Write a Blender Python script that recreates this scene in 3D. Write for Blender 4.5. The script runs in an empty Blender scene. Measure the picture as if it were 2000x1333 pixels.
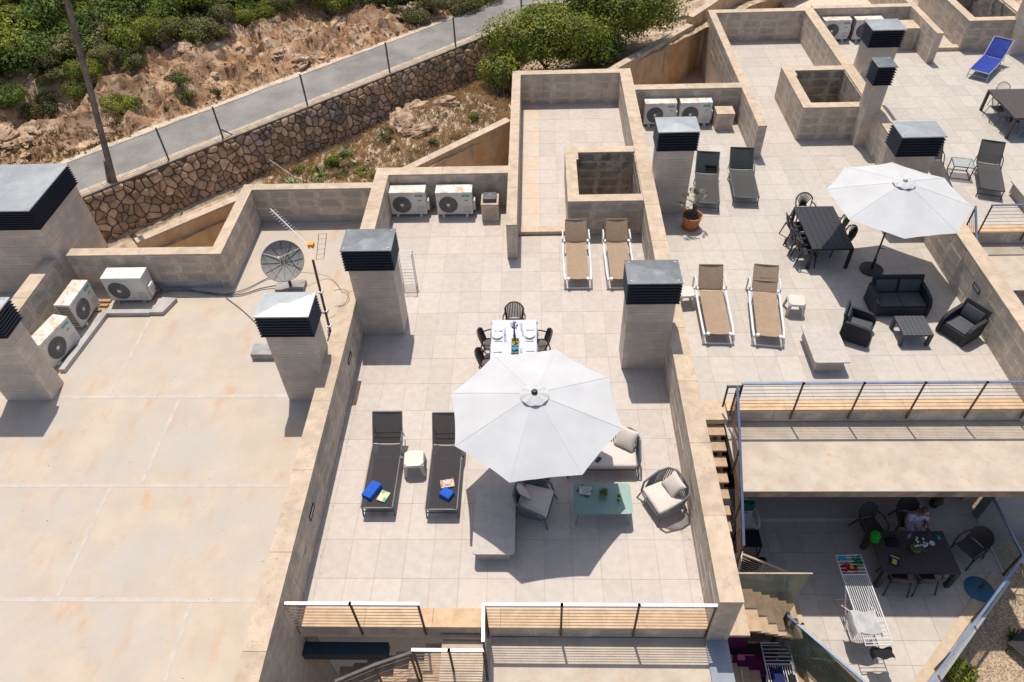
import bpy, bmesh, math, random
from mathutils import Vector, Matrix, noise
random.seed(11)
S = bpy.context.scene
col = S.collection
PI = math.pi
R = math.radians
# ------------------------------------------------------------------ camera, sky, sun, exposure
cd = bpy.data.cameras.new('camera')
cd.lens = 25.555; cd.sensor_width = 36; cd.clip_start = 0.1; cd.clip_end = 500
cam = bpy.data.objects.new('camera', cd); col.objects.link(cam)
_p, _y, _r = 0.784715, 0.052091, -0.045157
cam.matrix_world = (Matrix.Translation((4.1426, -7.26, 14.3797)) @ Matrix.Rotation(_y, 4, 'Z')
                    @ Matrix.Rotation(_p, 4, 'X') @ Matrix.Rotation(_r, 4, 'Z'))
S.camera = cam
SUN = Vector((0.078, -0.375, -1.0)).normalized()      # the way the light travels
W = bpy.data.worlds.new('World'); S.world = W; W.use_nodes = True
wn = W.node_tree.nodes; wl = W.node_tree.links
bg = wn['Background']; bg.inputs['Strength'].default_value = 0.125
sky = wn.new('ShaderNodeTexSky'); sky.sky_type = 'NISHITA'; sky.sun_disc = False
sky.sun_elevation = math.asin(-SUN.z); sky.sun_rotation = math.atan2(-SUN.x, -SUN.y)
sky.air_density = 1.0; sky.dust_density = 2.0; sky.ozone_density = 1.2
hsn = wn.new('ShaderNodeHueSaturation'); hsn.inputs['Saturation'].default_value = 0.95
wl.new(sky.outputs[0], hsn.inputs['Color']); wl.new(hsn.outputs[0], bg.inputs[0])
sl = bpy.data.lights.new('sun', 'SUN'); sl.energy = 4.25; sl.angle = R(0.53); sl.color = (1.0, 0.93, 0.83)
sun = bpy.data.objects.new('sun', sl); col.objects.link(sun)
sun.rotation_euler = SUN.to_track_quat('-Z', 'Y').to_euler(); sun.location = (0, 8, 30)
S.view_settings.view_transform = 'Standard'; S.view_settings.look = 'None'
S.view_settings.exposure = 0.06; S.view_settings.gamma = 1; S.view_settings.use_curve_mapping = False

# ------------------------------------------------------------------ materials
MT = {}
def mat(name, c, r=.75, var=.1, sc=6., bump=0., bsc=60., rnd=0., metal=0., c2=None, c2sc=1.2, lo=.5, hi=.65, amt=.8,
        st=(1, 1, 1), c3=None, c3sc=.6, lo3=.5, hi3=.7, amt3=.8, st3=(1, 1, 1), edge=None, spec=.35, alpha=1., trans=0., emit=None, coord='pos'):
    m = bpy.data.materials.new(name); m.use_nodes = True
    nt = m.node_tree; N = nt.nodes; L = nt.links
    b = N['Principled BSDF']; out = N['Material Output']
    b.inputs['Roughness'].default_value = r; b.inputs['Metallic'].default_value = metal
    b.inputs['Specular IOR Level'].default_value = spec
    if coord == 'pos':
        g = N.new('ShaderNodeNewGeometry'); P = g.outputs['Position']
    else:
        g = N.new('ShaderNodeTexCoord'); P = g.outputs['Object']
    def nz(scale, stretch=(1, 1, 1), det=5., rough=.6):
        mp = N.new('ShaderNodeMapping'); mp.inputs['Scale'].default_value = stretch; L.new(P, mp.inputs[0])
        t = N.new('ShaderNodeTexNoise'); t.inputs['Scale'].default_value = scale
        t.inputs['Detail'].default_value = det; t.inputs['Roughness'].default_value = rough
        L.new(mp.outputs[0], t.inputs[0]); return t.outputs[0]
    def ramp(src, a, bb):
        mr = N.new('ShaderNodeMapRange'); mr.inputs[1].default_value = a; mr.inputs[2].default_value = bb
        mr.interpolation_type = 'SMOOTHSTEP'; L.new(src, mr.inputs[0]); return mr.outputs[0]
    def mix(f, A, B, mode='MIX'):
        x = N.new('ShaderNodeMix'); x.data_type = 'RGBA'; x.blend_type = mode
        if isinstance(f, float): x.inputs[0].default_value = f
        else: L.new(f, x.inputs[0])
        for i, v in ((6, A), (7, B)):
            if isinstance(v, tuple): x.inputs[i].default_value = (*v[:3], 1)
            else: L.new(v, x.inputs[i])
        return x.outputs[2]
    def mul(a, k):
        q = N.new('ShaderNodeMath'); q.operation = 'MULTIPLY'; L.new(a, q.inputs[0]); q.inputs[1].default_value = k; return q.outputs[0]
    cur = tuple(c)
    if var:
        dk = tuple(v * (1 - var * 1.6) for v in c); lt = tuple(min(.95, v * (1 + var)) for v in c)
        cur = mix(ramp(nz(sc), .3, .7), dk, lt)
    if edge:
        tc = N.new('ShaderNodeTexCoord'); sp = N.new('ShaderNodeSeparateXYZ'); L.new(tc.outputs['Generated'], sp.inputs[0])
        outs = []
        for i in range(3):
            a = N.new('ShaderNodeMath'); a.operation = 'SUBTRACT'; a.inputs[1].default_value = .5; L.new(sp.outputs[i], a.inputs[0])
            d = N.new('ShaderNodeMath'); d.operation = 'ABSOLUTE'; L.new(a.outputs[0], d.inputs[0]); outs.append(d.outputs[0])
        mn = None
        # the faces look along x or y: use the in-plane ones
        gg = N.new('ShaderNodeNewGeometry'); sn = N.new('ShaderNodeSeparateXYZ'); L.new(gg.outputs['True Normal'], sn.inputs[0])
        ax = N.new('ShaderNodeMath'); ax.operation = 'ABSOLUTE'; L.new(sn.outputs[0], ax.inputs[0])
        h = N.new('ShaderNodeMix'); h.data_type = 'FLOAT'; L.new(ax.outputs[0], h.inputs[0]); L.new(outs[0], h.inputs[2]); L.new(outs[1], h.inputs[3])
        mx = N.new('ShaderNodeMath'); mx.operation = 'MAXIMUM'; L.new(h.outputs[0], mx.inputs[0]); L.new(outs[2], mx.inputs[1])
        nn = nz(3.1, (1, 1, 1)); ad = N.new('ShaderNodeMath'); ad.operation = 'MULTIPLY_ADD'; L.new(nn, ad.inputs[0]); ad.inputs[1].default_value = .55; ad.inputs[2].default_value = -.27
        sm = N.new('ShaderNodeMath'); sm.operation = 'ADD'; L.new(mx.outputs[0], sm.inputs[0]); L.new(ad.outputs[0], sm.inputs[1])
        msk = ramp(sm.outputs[0], .46, .30)
        big = ramp(nz(.55), .36, .52)
        q = N.new('ShaderNodeMath'); q.operation = 'MULTIPLY'; L.new(msk, q.inputs[0]); L.new(big, q.inputs[1])
        fine = ramp(nz(38.), .3, .6); q2 = N.new('ShaderNodeMath'); q2.operation = 'MULTIPLY'; L.new(q.outputs[0], q2.inputs[0]); L.new(fine, q2.inputs[1])
        cur = mix(mul(q2.outputs[0], .85), cur, edge)
    if c2: cur = mix(mul(ramp(nz(c2sc, st), lo, hi), amt), cur, tuple(c2))
    if c3: cur = mix(mul(ramp(nz(c3sc, st3), lo3, hi3), amt3), cur, tuple(c3))
    if rnd:
        oi = N.new('ShaderNodeObjectInfo'); mr = N.new('ShaderNodeMapRange'); mr.inputs[3].default_value = 1 - rnd; mr.inputs[4].default_value = 1 + rnd
        L.new(oi.outputs['Random'], mr.inputs[0])
        hs = N.new('ShaderNodeHueSaturation'); L.new(mr.outputs[0], hs.inputs['Value'])
        if isinstance(cur, tuple): hs.inputs['Color'].default_value = (*cur[:3], 1)
        else: L.new(cur, hs.inputs['Color'])
        cur = hs.outputs[0]
    if isinstance(cur, tuple): b.inputs['Base Color'].default_value = (*cur[:3], 1)
    else: L.new(cur, b.inputs['Base Color'])
    if bump:
        bp = N.new('ShaderNodeBump'); bp.inputs['Strength'].default_value = bump; bp.inputs['Distance'].default_value = .02
        L.new(nz(bsc), bp.inputs['Height']); L.new(bp.outputs[0], b.inputs['Normal'])
    last = b.outputs[0]
    if trans:
        tr = N.new('ShaderNodeBsdfTranslucent'); tr.inputs[0].default_value = (*c[:3], 1)
        ms = N.new('ShaderNodeMixShader'); ms.inputs[0].default_value = trans; L.new(last, ms.inputs[1]); L.new(tr.outputs[0], ms.inputs[2]); last = ms.outputs[0]
    if alpha < 1:
        tp = N.new('ShaderNodeBsdfTransparent')
        ms = N.new('ShaderNodeMixShader'); ms.inputs[0].default_value = alpha; L.new(tp.outputs[0], ms.inputs[1]); L.new(last, ms.inputs[2]); last = ms.outputs[0]
    L.new(last, out.inputs[0])
    MT[name] = m
    return m

mat('tile', (.475, .42, .375), r=.6, var=.045, sc=5, rnd=.06, c2=(.56, .44, .34), c2sc=.5, lo=.54, hi=.75, amt=.5, c3=(.40, .34, .295), c3sc=7, lo3=.54, hi3=.76, amt3=.45)
mat('tile_cool', (.465, .42, .37), r=.6, var=.045, sc=5, rnd=.065, c2=(.55, .44, .34), c2sc=.45, lo=.6, hi=.78, amt=.4, c3=(.45, .40, .365), c3sc=9, lo3=.5, hi3=.72, amt3=.45)
mat('tile_rust', (.53, .45, .38), r=.6, var=.04, sc=5, c2=(.62, .37, .17), c2sc=1.1, lo=.42, hi=.72, amt=.5)
mat('grout', (.36, .27, .20), r=.9, var=.2, sc=2)
mat('membrane', (.49, .41, .325), r=.8, var=.05, sc=1.2, c2=(.50, .30, .165), c2sc=1.7, lo=.53, hi=.74, amt=.7, st=(1.2, .5, 1), c3=(.42, .395, .365), c3sc=.5, lo3=.42, hi3=.66, amt3=.7, bump=.2, bsc=45)
mat('seam', (.49, .44, .385), r=.8, var=.06, sc=4, bump=.15, bsc=40)
mat('upstand', (.40, .38, .37), r=.8, var=.1, sc=3)
mat('kerb_warm', (.58, .40, .245), r=.85, var=.1, sc=3.5, rnd=.04, c2=(.40, .28, .19), c2sc=2.2, lo=.56, hi=.72, amt=.5, bump=.2, bsc=70)
mat('coping', (.52, .41, .30), r=.85, var=.1, sc=3.5, rnd=.05, c2=(.36, .29, .235), c2sc=2.2, lo=.56, hi=.72, amt=.6, c3=(.14, .115, .10), c3sc=14, lo3=.56, hi3=.70, amt3=.45, bump=.2, bsc=70)
mat('block', (.58, .49, .395), r=.88, var=.1, sc=4, rnd=.1, edge=(.31, .28, .245), c2=(.18, .165, .15), c2sc=1.1, lo=.58, hi=.8, amt=.6, st=(3, 3, .5), bump=.25, bsc=90)
mat('mortar', (.60, .50, .40), r=.9, var=.1, sc=5)
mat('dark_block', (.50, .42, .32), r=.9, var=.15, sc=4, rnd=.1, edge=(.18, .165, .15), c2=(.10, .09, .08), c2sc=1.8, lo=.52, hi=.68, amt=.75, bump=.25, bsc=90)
mat('chimney_block', (.61, .52, .43), r=.85, var=.08, sc=3, rnd=.06, edge=(.46, .405, .35), bump=.15, bsc=80)
mat('tan_render', (.62, .44, .27), r=.9, var=.12, sc=2, c2=(.66, .33, .09), c2sc=1.1, lo=.5, hi=.72, amt=.75, st=(1, 1, .18), c3=(.17, .13, .10), c3sc=1.6, lo3=.56, hi3=.72, amt3=.65, st3=(2, 2, .25), bump=.2)
mat('slab_top', (.48, .41, .33), r=.85, var=.08, sc=2, c2=(.50, .30, .16), c2sc=4.5, lo=.55, hi=.68, amt=.6, bump=.15, bsc=50)
mat('slab_edge', (.36, .27, .19), r=.9, var=.2, sc=2.5, c2=(.14, .11, .09), c2sc=1.3, lo=.5, hi=.65, amt=.7, st=(1, 1, .1))
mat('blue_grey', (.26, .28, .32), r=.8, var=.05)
mat('louvre', (.02, .023, .034), r=.35, var=.1, sc=3, spec=.5)
mat('galvanised', (.42, .44, .44), r=.42, var=.07, sc=2.5, metal=.55, rnd=.06, c2=(.30, .31, .32), c2sc=7, lo=.55, hi=.7, amt=.35)
mat('galv_sky_tint', (.20, .27, .38), r=.38, var=.1, sc=2.5, metal=.75)  # blue of the reflected sky is put into the rail colour
mat('galv_dim_reflection', (.16, .175, .185), r=.5, var=.12, sc=3, metal=.3, c2=(.24, .25, .255), c2sc=2.5, lo=.5, hi=.7, amt=.5)  # darker twin of the galvanised plate; dimmer reflection painted into the colour
mat('ac_white', (.66, .65, .60), r=.5, var=.04, sc=4, rnd=.03)
mat('ac_rust', (.70, .67, .62), r=.55, var=.05, sc=4, c2=(.52, .26, .12), c2sc=4.5, lo=.5, hi=.62, amt=.75, c3=(.6, .45, .33), c3sc=1.5, lo3=.45, hi3=.6, amt3=.5)
mat('ac_dark', (.10, .10, .10), r=.6, var=.1)
mat('ac_grille', (.36, .34, .31), r=.5, var=.05)
mat('teal_badge', (.0, .33, .33), r=.4, var=0)
mat('white_paint', (.70, .70, .70), r=.45, var=.03)
mat('white_plastic', (.60, .54, .47), r=.5, var=.05, sc=8, c2=(.55, .46, .38), c2sc=6, lo=.55, hi=.7, amt=.4)
mat('stone_bench', (.47, .42, .375), r=.7, var=.05, sc=7, c2=(.36, .32, .30), c2sc=3, lo=.5, hi=.7, amt=.4)
mat('canopy', (.57, .575, .58), r=.9, var=.035, sc=1.5, trans=.12, bump=.35, bsc=3)
mat('canopy_seam', (.57, .575, .585), r=.9, var=0, trans=.1)
mat('black_plastic', (.016, .016, .02), r=.45, var=.15, sc=20, spec=.5)
mat('grey_rattan', (.022, .024, .03), r=.6, var=.3, sc=60, bump=.5, bsc=110)
mat('grey_cushion', (.075, .078, .085), r=.75, var=.15, sc=40)
mat('brown_plastic', (.072, .058, .054), r=.5, var=.15, sc=15)
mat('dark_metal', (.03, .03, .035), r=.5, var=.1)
mat('frame_grey', (.12, .12, .125), r=.45, var=.1)
mat('rope_grey', (.13, .145, .16), r=.7, var=.12, sc=60)
mat('steel', (.5, .5, .54), r=.48, metal=.7, var=.05)
mat('sling_dark', (.042, .038, .042), r=.8, var=.1, sc=40, alpha=.8)
mat('sling_black', (.02, .035, .038), r=.8, var=.1, sc=40, alpha=.88)
mat('sling_grey', (.065, .063, .06), r=.8, var=.1, sc=30, alpha=.84)
mat('sling_taupe', (.36, .26, .175), r=.8, var=.07, sc=12, alpha=.9, c2=(.30, .21, .14), c2sc=3, lo=.5, hi=.7, amt=.4)
mat('sling_blue', (.012, .04, .30), r=.65, var=.15, sc=6, alpha=.93)
mat('cushion', (.62, .55, .49), r=.9, var=.03, sc=5, bump=.15, bsc=30)
mat('teal_table', (.155, .275, .245), r=.35, var=.03, sc=4, spec=.5)
mat('cloth_white', (.56, .575, .66), r=.85, var=.02, sc=3)
mat('porcelain', (.66, .65, .61), r=.25, var=0)
mat('cutlery', (.13, .13, .15), r=.35, metal=.6, var=0)
mat('glass_clear', (.75, .8, .85), r=.1, var=0, alpha=.25, spec=.8)
mat('glass_pane', (.42, .50, .44), r=.06, var=.05, sc=1.5, alpha=.30, spec=.7)
mat('glass_green', (.20, .26, .20), r=.08, var=.2, sc=1.6, alpha=.42, spec=.7)
mat('glass_top', (.35, .42, .42), r=.06, var=0, alpha=.45, spec=.8)
mat('blue_towel', (.02, .10, .50), r=.95, var=.1, sc=30, bump=.4, bsc=150)
mat('lavender', (.16, .11, .33), r=.8, var=.2, sc=60)
mat('blue_glass', (.01, .05, .25), r=.15, var=.1)
mat('turquoise', (.0, .28, .50), r=.8, var=.1, sc=20)
mat('fruit_green', (.28, .50, .04), r=.6, var=.2, sc=50)
mat('fruit_red', (.10, .03, .015), r=.6, var=.5, sc=50)
mat('wood_box', (.42, .26, .13), r=.7, var=.15, sc=10)
mat('wood_tread', (.42, .29, .18), r=.75, var=.12, sc=3, st=(1, 8, 1), c2=(.30, .20, .13), c2sc=2, amt=.4)
mat('tile_tread', (.44, .31, .205), r=.8, var=.1, sc=5, rnd=.05, c2=(.30, .215, .15), c2sc=3, amt=.4)
mat('brown_frame', (.12, .07, .045), r=.6, var=.2)
mat('dark_frame', (.006, .006, .007), r=.4, var=0)
mat('terracotta', (.46, .17, .07), r=.8, var=.12, sc=8)
mat('soil', (.07, .05, .035), r=.95, var=.2)
mat('leaf_palm', (.075, .085, .035), r=.7, var=.3, sc=9)
mat('leaf_dry', (.26, .19, .11), r=.85, var=.3, sc=8)
mat('leaf_bright', (.24, .275, .028), r=.65, var=.45, sc=1.6, rnd=.15, trans=.32, c2=(.31, .32, .05), c2sc=3.5, lo=.5, hi=.62, amt=.6)
mat('leaf_dark', (.11, .165, .02), r=.65, var=.5, sc=1.7, rnd=.12, trans=.25, c2=(.15, .20, .03), c2sc=3.0, lo=.5, hi=.62, amt=.7)
mat('leaf_olive', (.17, .165, .055), r=.75, var=.45, sc=2, rnd=.15, trans=.2, c2=(.20, .15, .06), c2sc=2.5, lo=.5, hi=.65, amt=.6)
mat('leaf_agave', (.22, .27, .10), r=.6, var=.3, sc=4)
mat('dry_grass', (.62, .44, .24), r=.9, var=.35, sc=2, rnd=.1, trans=.2, c2=(.20, .19, .05), c2sc=1.1, lo=.5, hi=.65, amt=.7)
mat('bark', (.14, .11, .08), r=.9, var=.3)
mat('asphalt', (.27, .25, .23), r=.85, var=.16, sc=.9, c2=(.23, .21, .19), c2sc=60, lo=.5, hi=.7, amt=.5, c3=(.21, .205, .20), c3sc=.6, lo3=.45, hi3=.7, amt3=.6)
mat('kerb_tan', (.55, .45, .34), r=.9, var=.12, sc=5, c2=(.30, .22, .16), c2sc=2.4, amt=.5, bump=.4, bsc=40)
mat('hill_earth', (.37, .215, .115), r=.95, var=.25, sc=2.2, bump=.9, bsc=14, c2=(.50, .36, .24), c2sc=1.3, lo=.46, hi=.6, amt=.85, c3=(.11, .06, .035), c3sc=5.5, lo3=.52, hi3=.64, amt3=.85)  # dark blotches colour in the shade of rock crevices
mat('plot_earth', (.47, .35, .235), r=.95, var=.3, sc=3, bump=.9, bsc=22, c2=(.38, .32, .25), c2sc=6, lo=.5, hi=.6, amt=.7, c3=(.12, .085, .05), c3sc=2.1, lo3=.5, hi3=.65, amt3=.7)
mat('stone_wall', (.55, .365, .22), r=.9, var=.25, sc=4, rnd=.42, bump=.6, bsc=26, c2=(.27, .235, .20), c2sc=1.0, lo=.48, hi=.65, amt=.7)
mat('stone_joint', (.15, .10, .065), r=.95, var=.2)
mat('rock', (.46, .315, .205), r=.92, var=.32, sc=2.5, rnd=.15, bump=.9, bsc=18, c2=(.22, .14, .09), c2sc=3, lo=.5, hi=.62, amt=.6)
mat('gravel', (.42, .32, .21), r=.95, var=.25, sc=22, bump=.8, bsc=60, c2=(.58, .48, .36), c2sc=26, lo=.5, hi=.6, amt=.8, c3=(.16, .11, .07), c3sc=24, lo3=.55, hi3=.66, amt3=.8)
mat('pole_wood', (.27, .205, .15), r=.85, var=.2, sc=3, st=(4, 4, .3), c2=(.16, .12, .09), c2sc=2)
mat('wire', (.16, .155, .15), r=.6, var=0)
mat('post_metal', (.14, .125, .115), r=.6, var=.15)
mat('concrete_grey', (.34, .32, .30), r=.9, var=.15, sc=3)
mat('cable_blue', (.10, .12, .16), r=.6, var=0)
mat('rust_pole', (.12, .06, .04), r=.7, var=.3, sc=12)
mat('dish_grey', (.26, .25, .24), r=.8, var=.08, sc=6, metal=.0)
mat('orange', (.75, .32, .02), r=.5, var=0)
mat('purple', (.13, .008, .09), r=.7, var=.1)
mat('lime', (.12, .36, .015), r=.6, var=.1)
mat('green_hat', (.02, .42, .03), r=.8, var=.15, sc=12)
mat('red_cloth', (.26, .008, .012), r=.9, var=.15, sc=9)
mat('yellow', (.5, .38, .02), r=.8, var=0)
mat('teal_cloth', (.01, .15, .12), r=.9, var=.5, sc=14)
mat('navy_cloth', (.012, .02, .09), r=.9, var=.15)
mat('grey_cloth', (.42, .42, .43), r=.9, var=.08, sc=5, bump=.3, bsc=9)
mat('black_cloth', (.012, .012, .014), r=.9, var=.1)
mat('dress', (.62, .58, .74), r=.9, var=.0, c2=(.16, .14, .30), c2sc=38, lo=.5, hi=.58, amt=.9)
mat('skin', (.48, .25, .17), r=.6, var=.05)
mat('hair', (.17, .11, .06), r=.7, var=.35, sc=30)
mat('blue_base', (.03, .13, .22), r=.6, var=.06)
mat('red_plastic', (.6, .02, .02), r=.5, var=0)
mat('paper', (.62, .50, .40), r=.8, var=0, c2=(.25, .10, .07), c2sc=16, lo=.52, hi=.56, amt=.7)
mat('book_yellow', (.66, .56, .33), r=.7, var=0, c2=(.03, .32, .28), c2sc=7, lo=.52, hi=.56, amt=.9)
mat('book_blue', (.25, .45, .55), r=.7, var=0, c2=(.5, .2, .15), c2sc=15, lo=.52, hi=.56, amt=.7)
mat('pages', (.70, .66, .58), r=.8, var=0)
mat('bottle_green', (.05, .10, .01), r=.12, var=0, spec=.7)
mat('label_yellow', (.55, .55, .05), r=.6, var=0)
mat('pot_plant', (.07, .16, .02), r=.7, var=.3, sc=40)
mat('flower_white', (.62, .70, .72), r=.8, var=.1, sc=40)
mat('beam_teal', (.015, .04, .06), r=.6, var=.1)
mat('white_wall', (.55, .53, .50), r=.85, var=.05)
mat('lens_glass', (.5, .5, .48), r=.3, var=0)

# ------------------------------------------------------------------ mesh helpers
class MB:
    def __init__(s): s.v = []; s.f = []; s.T = Matrix.Identity(4)
    def add(s, vs, fs):
        o = len(s.v)
        s.v += [tuple(s.T @ Vector(p)) for p in vs]; s.f += [tuple(i + o for i in f) for f in fs]
        return s
    def box(s, x0, y0, z0, x1, y1, z1):
        return s.add([(x0, y0, z0), (x1, y0, z0), (x1, y1, z0), (x0, y1, z0), (x0, y0, z1), (x1, y0, z1), (x1, y1, z1), (x0, y1, z1)],
                     [(0, 3, 2, 1), (4, 5, 6, 7), (0, 1, 5, 4), (1, 2, 6, 5), (2, 3, 7, 6), (3, 0, 4, 7)])
    def prism(s, poly, z0, z1, top=None):
        n = len(poly); top = top or poly
        return s.add([(x, y, z0) for x, y in poly] + [(x, y, z1) for x, y in top],
                     [tuple(range(n - 1, -1, -1)), tuple(range(n, 2 * n))] + [(i, (i + 1) % n, n + (i + 1) % n, n + i) for i in range(n)])
    def tube(s, pts, r, n=6, closed=False, r2=None):
        pts = [Vector(p) for p in pts]; m = len(pts); vs = []; up = None
        for i, p in enumerate(pts):
            if closed: d = pts[(i + 1) % m] - pts[i - 1]
            else: d = pts[min(i + 1, m - 1)] - pts[max(i - 1, 0)]
            d = d.normalized() if d.length > 1e-9 else Vector((0, 0, 1))
            if up is None: up = Vector((0, 0, 1)) if abs(d.z) < .9 else Vector((1, 0, 0))
            a = d.cross(up).normalized(); bb = a.cross(d).normalized(); up = bb
            rr = r if r2 is None else r + (r2 - r) * i / max(1, m - 1)
            for k in range(n):
                t = 2 * PI * (k + .5) / n
                vs.append(p + a * math.cos(t) * rr + bb * math.sin(t) * rr)
        fs = [(i * n + k, i * n + (k + 1) % n, ((i + 1) % m) * n + (k + 1) % n, ((i + 1) % m) * n + k) for i in range(m if closed else m - 1) for k in range(n)]
        if not closed: fs += [tuple(range(n - 1, -1, -1)), tuple(range((m - 1) * n, m * n))]
        return s.add(vs, fs)
    def lathe(s, prof, c=(0, 0, 0), n=20, caps=True):
        vs = []; m = len(prof)
        for r, z in prof:
            for k in range(n): vs.append((c[0] + r * math.cos(2 * PI * k / n), c[1] + r * math.sin(2 * PI * k / n), c[2] + z))
        fs = [(i * n + k, i * n + (k + 1) % n, (i + 1) * n + (k + 1) % n, (i + 1) * n + k) for i in range(m - 1) for k in range(n)]
        if caps: fs += [tuple(range(n - 1, -1, -1)), tuple(range((m - 1) * n, m * n))]
        return s.add(vs, fs)
    def grid(s, fn, nu, nv, th=0.):
        vs = [fn(i / nu, j / nv) for j in range(nv + 1) for i in range(nu + 1)]
        fs = [(j * (nu + 1) + i, j * (nu + 1) + i + 1, (j + 1) * (nu + 1) + i + 1, (j + 1) * (nu + 1) + i) for j in range(nv) for i in range(nu)]
        if th:
            n = len(vs); lo = [(p[0], p[1], p[2] - th) for p in vs]
            f2 = [tuple(n + i for i in reversed(f)) for f in fs]
            bd = list(range(nu + 1)) + [j * (nu + 1) + nu for j in range(1, nv + 1)] + [nv * (nu + 1) + i for i in range(nu - 1, -1, -1)] + [j * (nu + 1) for j in range(nv - 1, 0, -1)]
            f3 = [(bd[i], n + bd[i], n + bd[(i + 1) % len(bd)], bd[(i + 1) % len(bd)]) for i in range(len(bd))]
            return s.add(vs + lo, fs + f2 + f3)
        return s.add(vs, fs)
    def mesh(s, name, m, smooth=False):
        me = bpy.data.meshes.new(name); me.from_pydata(s.v, [], s.f); me.update()
        me.materials.append(MT[m] if isinstance(m, str) else m)
        if smooth:
            me.polygons.foreach_set('use_smooth', [True] * len(me.polygons))
            if smooth != 'full':
                try: me.set_sharp_from_angle(angle=R(40))
                except Exception: pass
        return me
    def build(s, name, m, parent=None, smooth=False, **kw):
        return link(name, s.mesh(name, m, smooth), parent, **kw)
def link(name, me, parent=None, loc=None, rz=None, scale=None, **kw):
    o = bpy.data.objects.new(name, me); col.objects.link(o)
    if parent: o.parent = parent
    if loc is not None: o.location = loc
    if rz is not None: o.rotation_euler = (0, 0, rz)
    if scale is not None: o.scale = scale
    for k, v in kw.items(): o[k] = v
    return o
def thing(name, label, cat, loc=(0, 0, 0), rz=0., group=None):
    o = link(name, None, None, loc, rz); o['label'] = label; o['category'] = cat
    o.empty_display_size = .2
    if group: o['group'] = group
    return o
def tag(o, label, cat, group=None):
    o['label'] = label; o['category'] = cat
    if group: o['group'] = group
    return o
def dup(o, loc=None, rz=None, label=None, parent=None):
    c = o.copy(); col.objects.link(c)
    if parent: c.parent = parent
    for ch in o.children: dup(ch, parent=c)
    if loc is not None: c.location = loc
    if rz is not None: c.rotation_euler = (0, 0, rz)
    if label: c['label'] = label
    return c
_cube = {}
def cube(m):
    if m not in _cube:
        b = MB(); b.box(0, 0, 0, 1, 1, 1); _cube[m] = b.mesh('piece_' + m, m)
    return _cube[m]
def piece(name, m, parent, x0, y0, z0, x1, y1, z1):
    return link(name, cube(m), parent, (x0, y0, z0), scale=(x1 - x0, y1 - y0, z1 - z0))
def rbox(sx, sy, sz, r=.04, seg=3, puff=0.):
    bm = bmesh.new(); bmesh.ops.create_cube(bm, size=1)
    for v in bm.verts: v.co = Vector((v.co.x * sx, v.co.y * sy, v.co.z * sz))
    bmesh.ops.bevel(bm, geom=bm.edges[:], offset=r, segments=seg, profile=.5, affect='EDGES')
    if puff:
        bmesh.ops.subdivide_edges(bm, edges=[e for e in bm.edges if e.calc_length() > min(sx, sy) * .4], cuts=4, use_grid_fill=True)
        for v in bm.verts:
            f = max(0, 1 - (2 * v.co.x / sx) ** 2) * max(0, 1 - (2 * v.co.y / sy) ** 2)
            v.co.z += (1 if v.co.z > 0 else -1) * puff * f
    me = bpy.data.meshes.new('rbox'); bm.to_mesh(me); bm.free()
    me.polygons.foreach_set('use_smooth', [True] * len(me.polygons))
    return me
def rb(name, m, parent, c, s, r=.04, puff=0., rot=None, seg=3, **kw):
    me = rbox(*s, r=r, seg=seg, puff=puff); me.materials.append(MT[m]); me.name = name
    o = link(name, me, parent, c, **kw)
    if rot: o.rotation_euler = rot
    return o
def arc(c, r, a0, a1, n, plane='xz'):
    out = []
    for i in range(n + 1):
        t = a0 + (a1 - a0) * i / n; u = r * math.cos(t); v = r * math.sin(t)
        out.append((c[0] + u, c[1], c[2] + v) if plane == 'xz' else (c[0] + u, c[1] + v, c[2]) if plane == 'xy' else (c[0], c[1] + u, c[2] + v))
    return out
def struct(name, mb, m, **kw):
    o = mb.build(name, m, None, **kw); o['kind'] = 'structure'; return o
# ------------------------------------------------------------------ floors
TW, TD = .603, .918
def floor_tiles(name, rects, ox, oy, m, z=0., tw=TW, td=TD, base=True, clip=None):
    """rects: list of (x0,y0,x1,y1) that do not overlap"""
    b = MB()
    for r in rects: b.box(r[0], r[1], z - .12, r[2], r[3], z - .0035)
    fl = struct(name, b, 'grout')
    cells = []
    for (x0, y0, x1, y1) in rects:
        i0 = math.floor((x0 - ox) / tw); j0 = math.floor((y0 - oy) / td)
        i = i0
        while ox + i * tw < x1 - .01:
            j = j0
            while oy + j * td < y1 - .01:
                a0 = max(x0, ox + i * tw + .0035); a1 = min(x1, ox + (i + 1) * tw - .0035)
                b0 = max(y0, oy + j * td + .0035); b1 = min(y1, oy + (j + 1) * td - .0035)
                if a1 - a0 > .03 and b1 - b0 > .03: cells.append((a0, b0, a1, b1))
                j += 1
            i += 1
    cells.sort(key=lambda q: q[1])
    for q in cells[:295]: piece('tile', m, fl, q[0], q[1], z - .02, q[2], q[3], z + random.uniform(-.0006, .0006))
    if cells[295:]:
        b = MB()
        for q in cells[295:]: b.box(q[0], q[1], z - .02, q[2], q[3], z)
        b.build('tile', m, fl, kind='stuff')
    return fl
floor_tiles('terrace_floor', [(-.82, -.65, 7.47, 10.76), (-.82, 10.76, 3.18, 13.65), (3.5, 10.76, 7.47, 11.95)], 0, 0, 'tile')
floor_tiles('upper_terrace_floor', [(3.5, 11.95, 5.1, 15.2), (3.5, 15.2, 7.5, 20.84)], 4.23, 17.70, 'tile', z=.02)
for o_ in col.objects:
    if o_.parent and o_.parent.name == 'upper_terrace_floor' and o_.location.x < 3.75:
        o_.data = cube('tile_rust')
floor_tiles('neighbour_terrace_floor', [(7.9, 4.9, 16.25, 16.42), (7.9, 16.42, 11.97, 19.36), (12.27, 16.42, 16.25, 17.68)], 8.72, 6.42, 'tile_cool')
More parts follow.
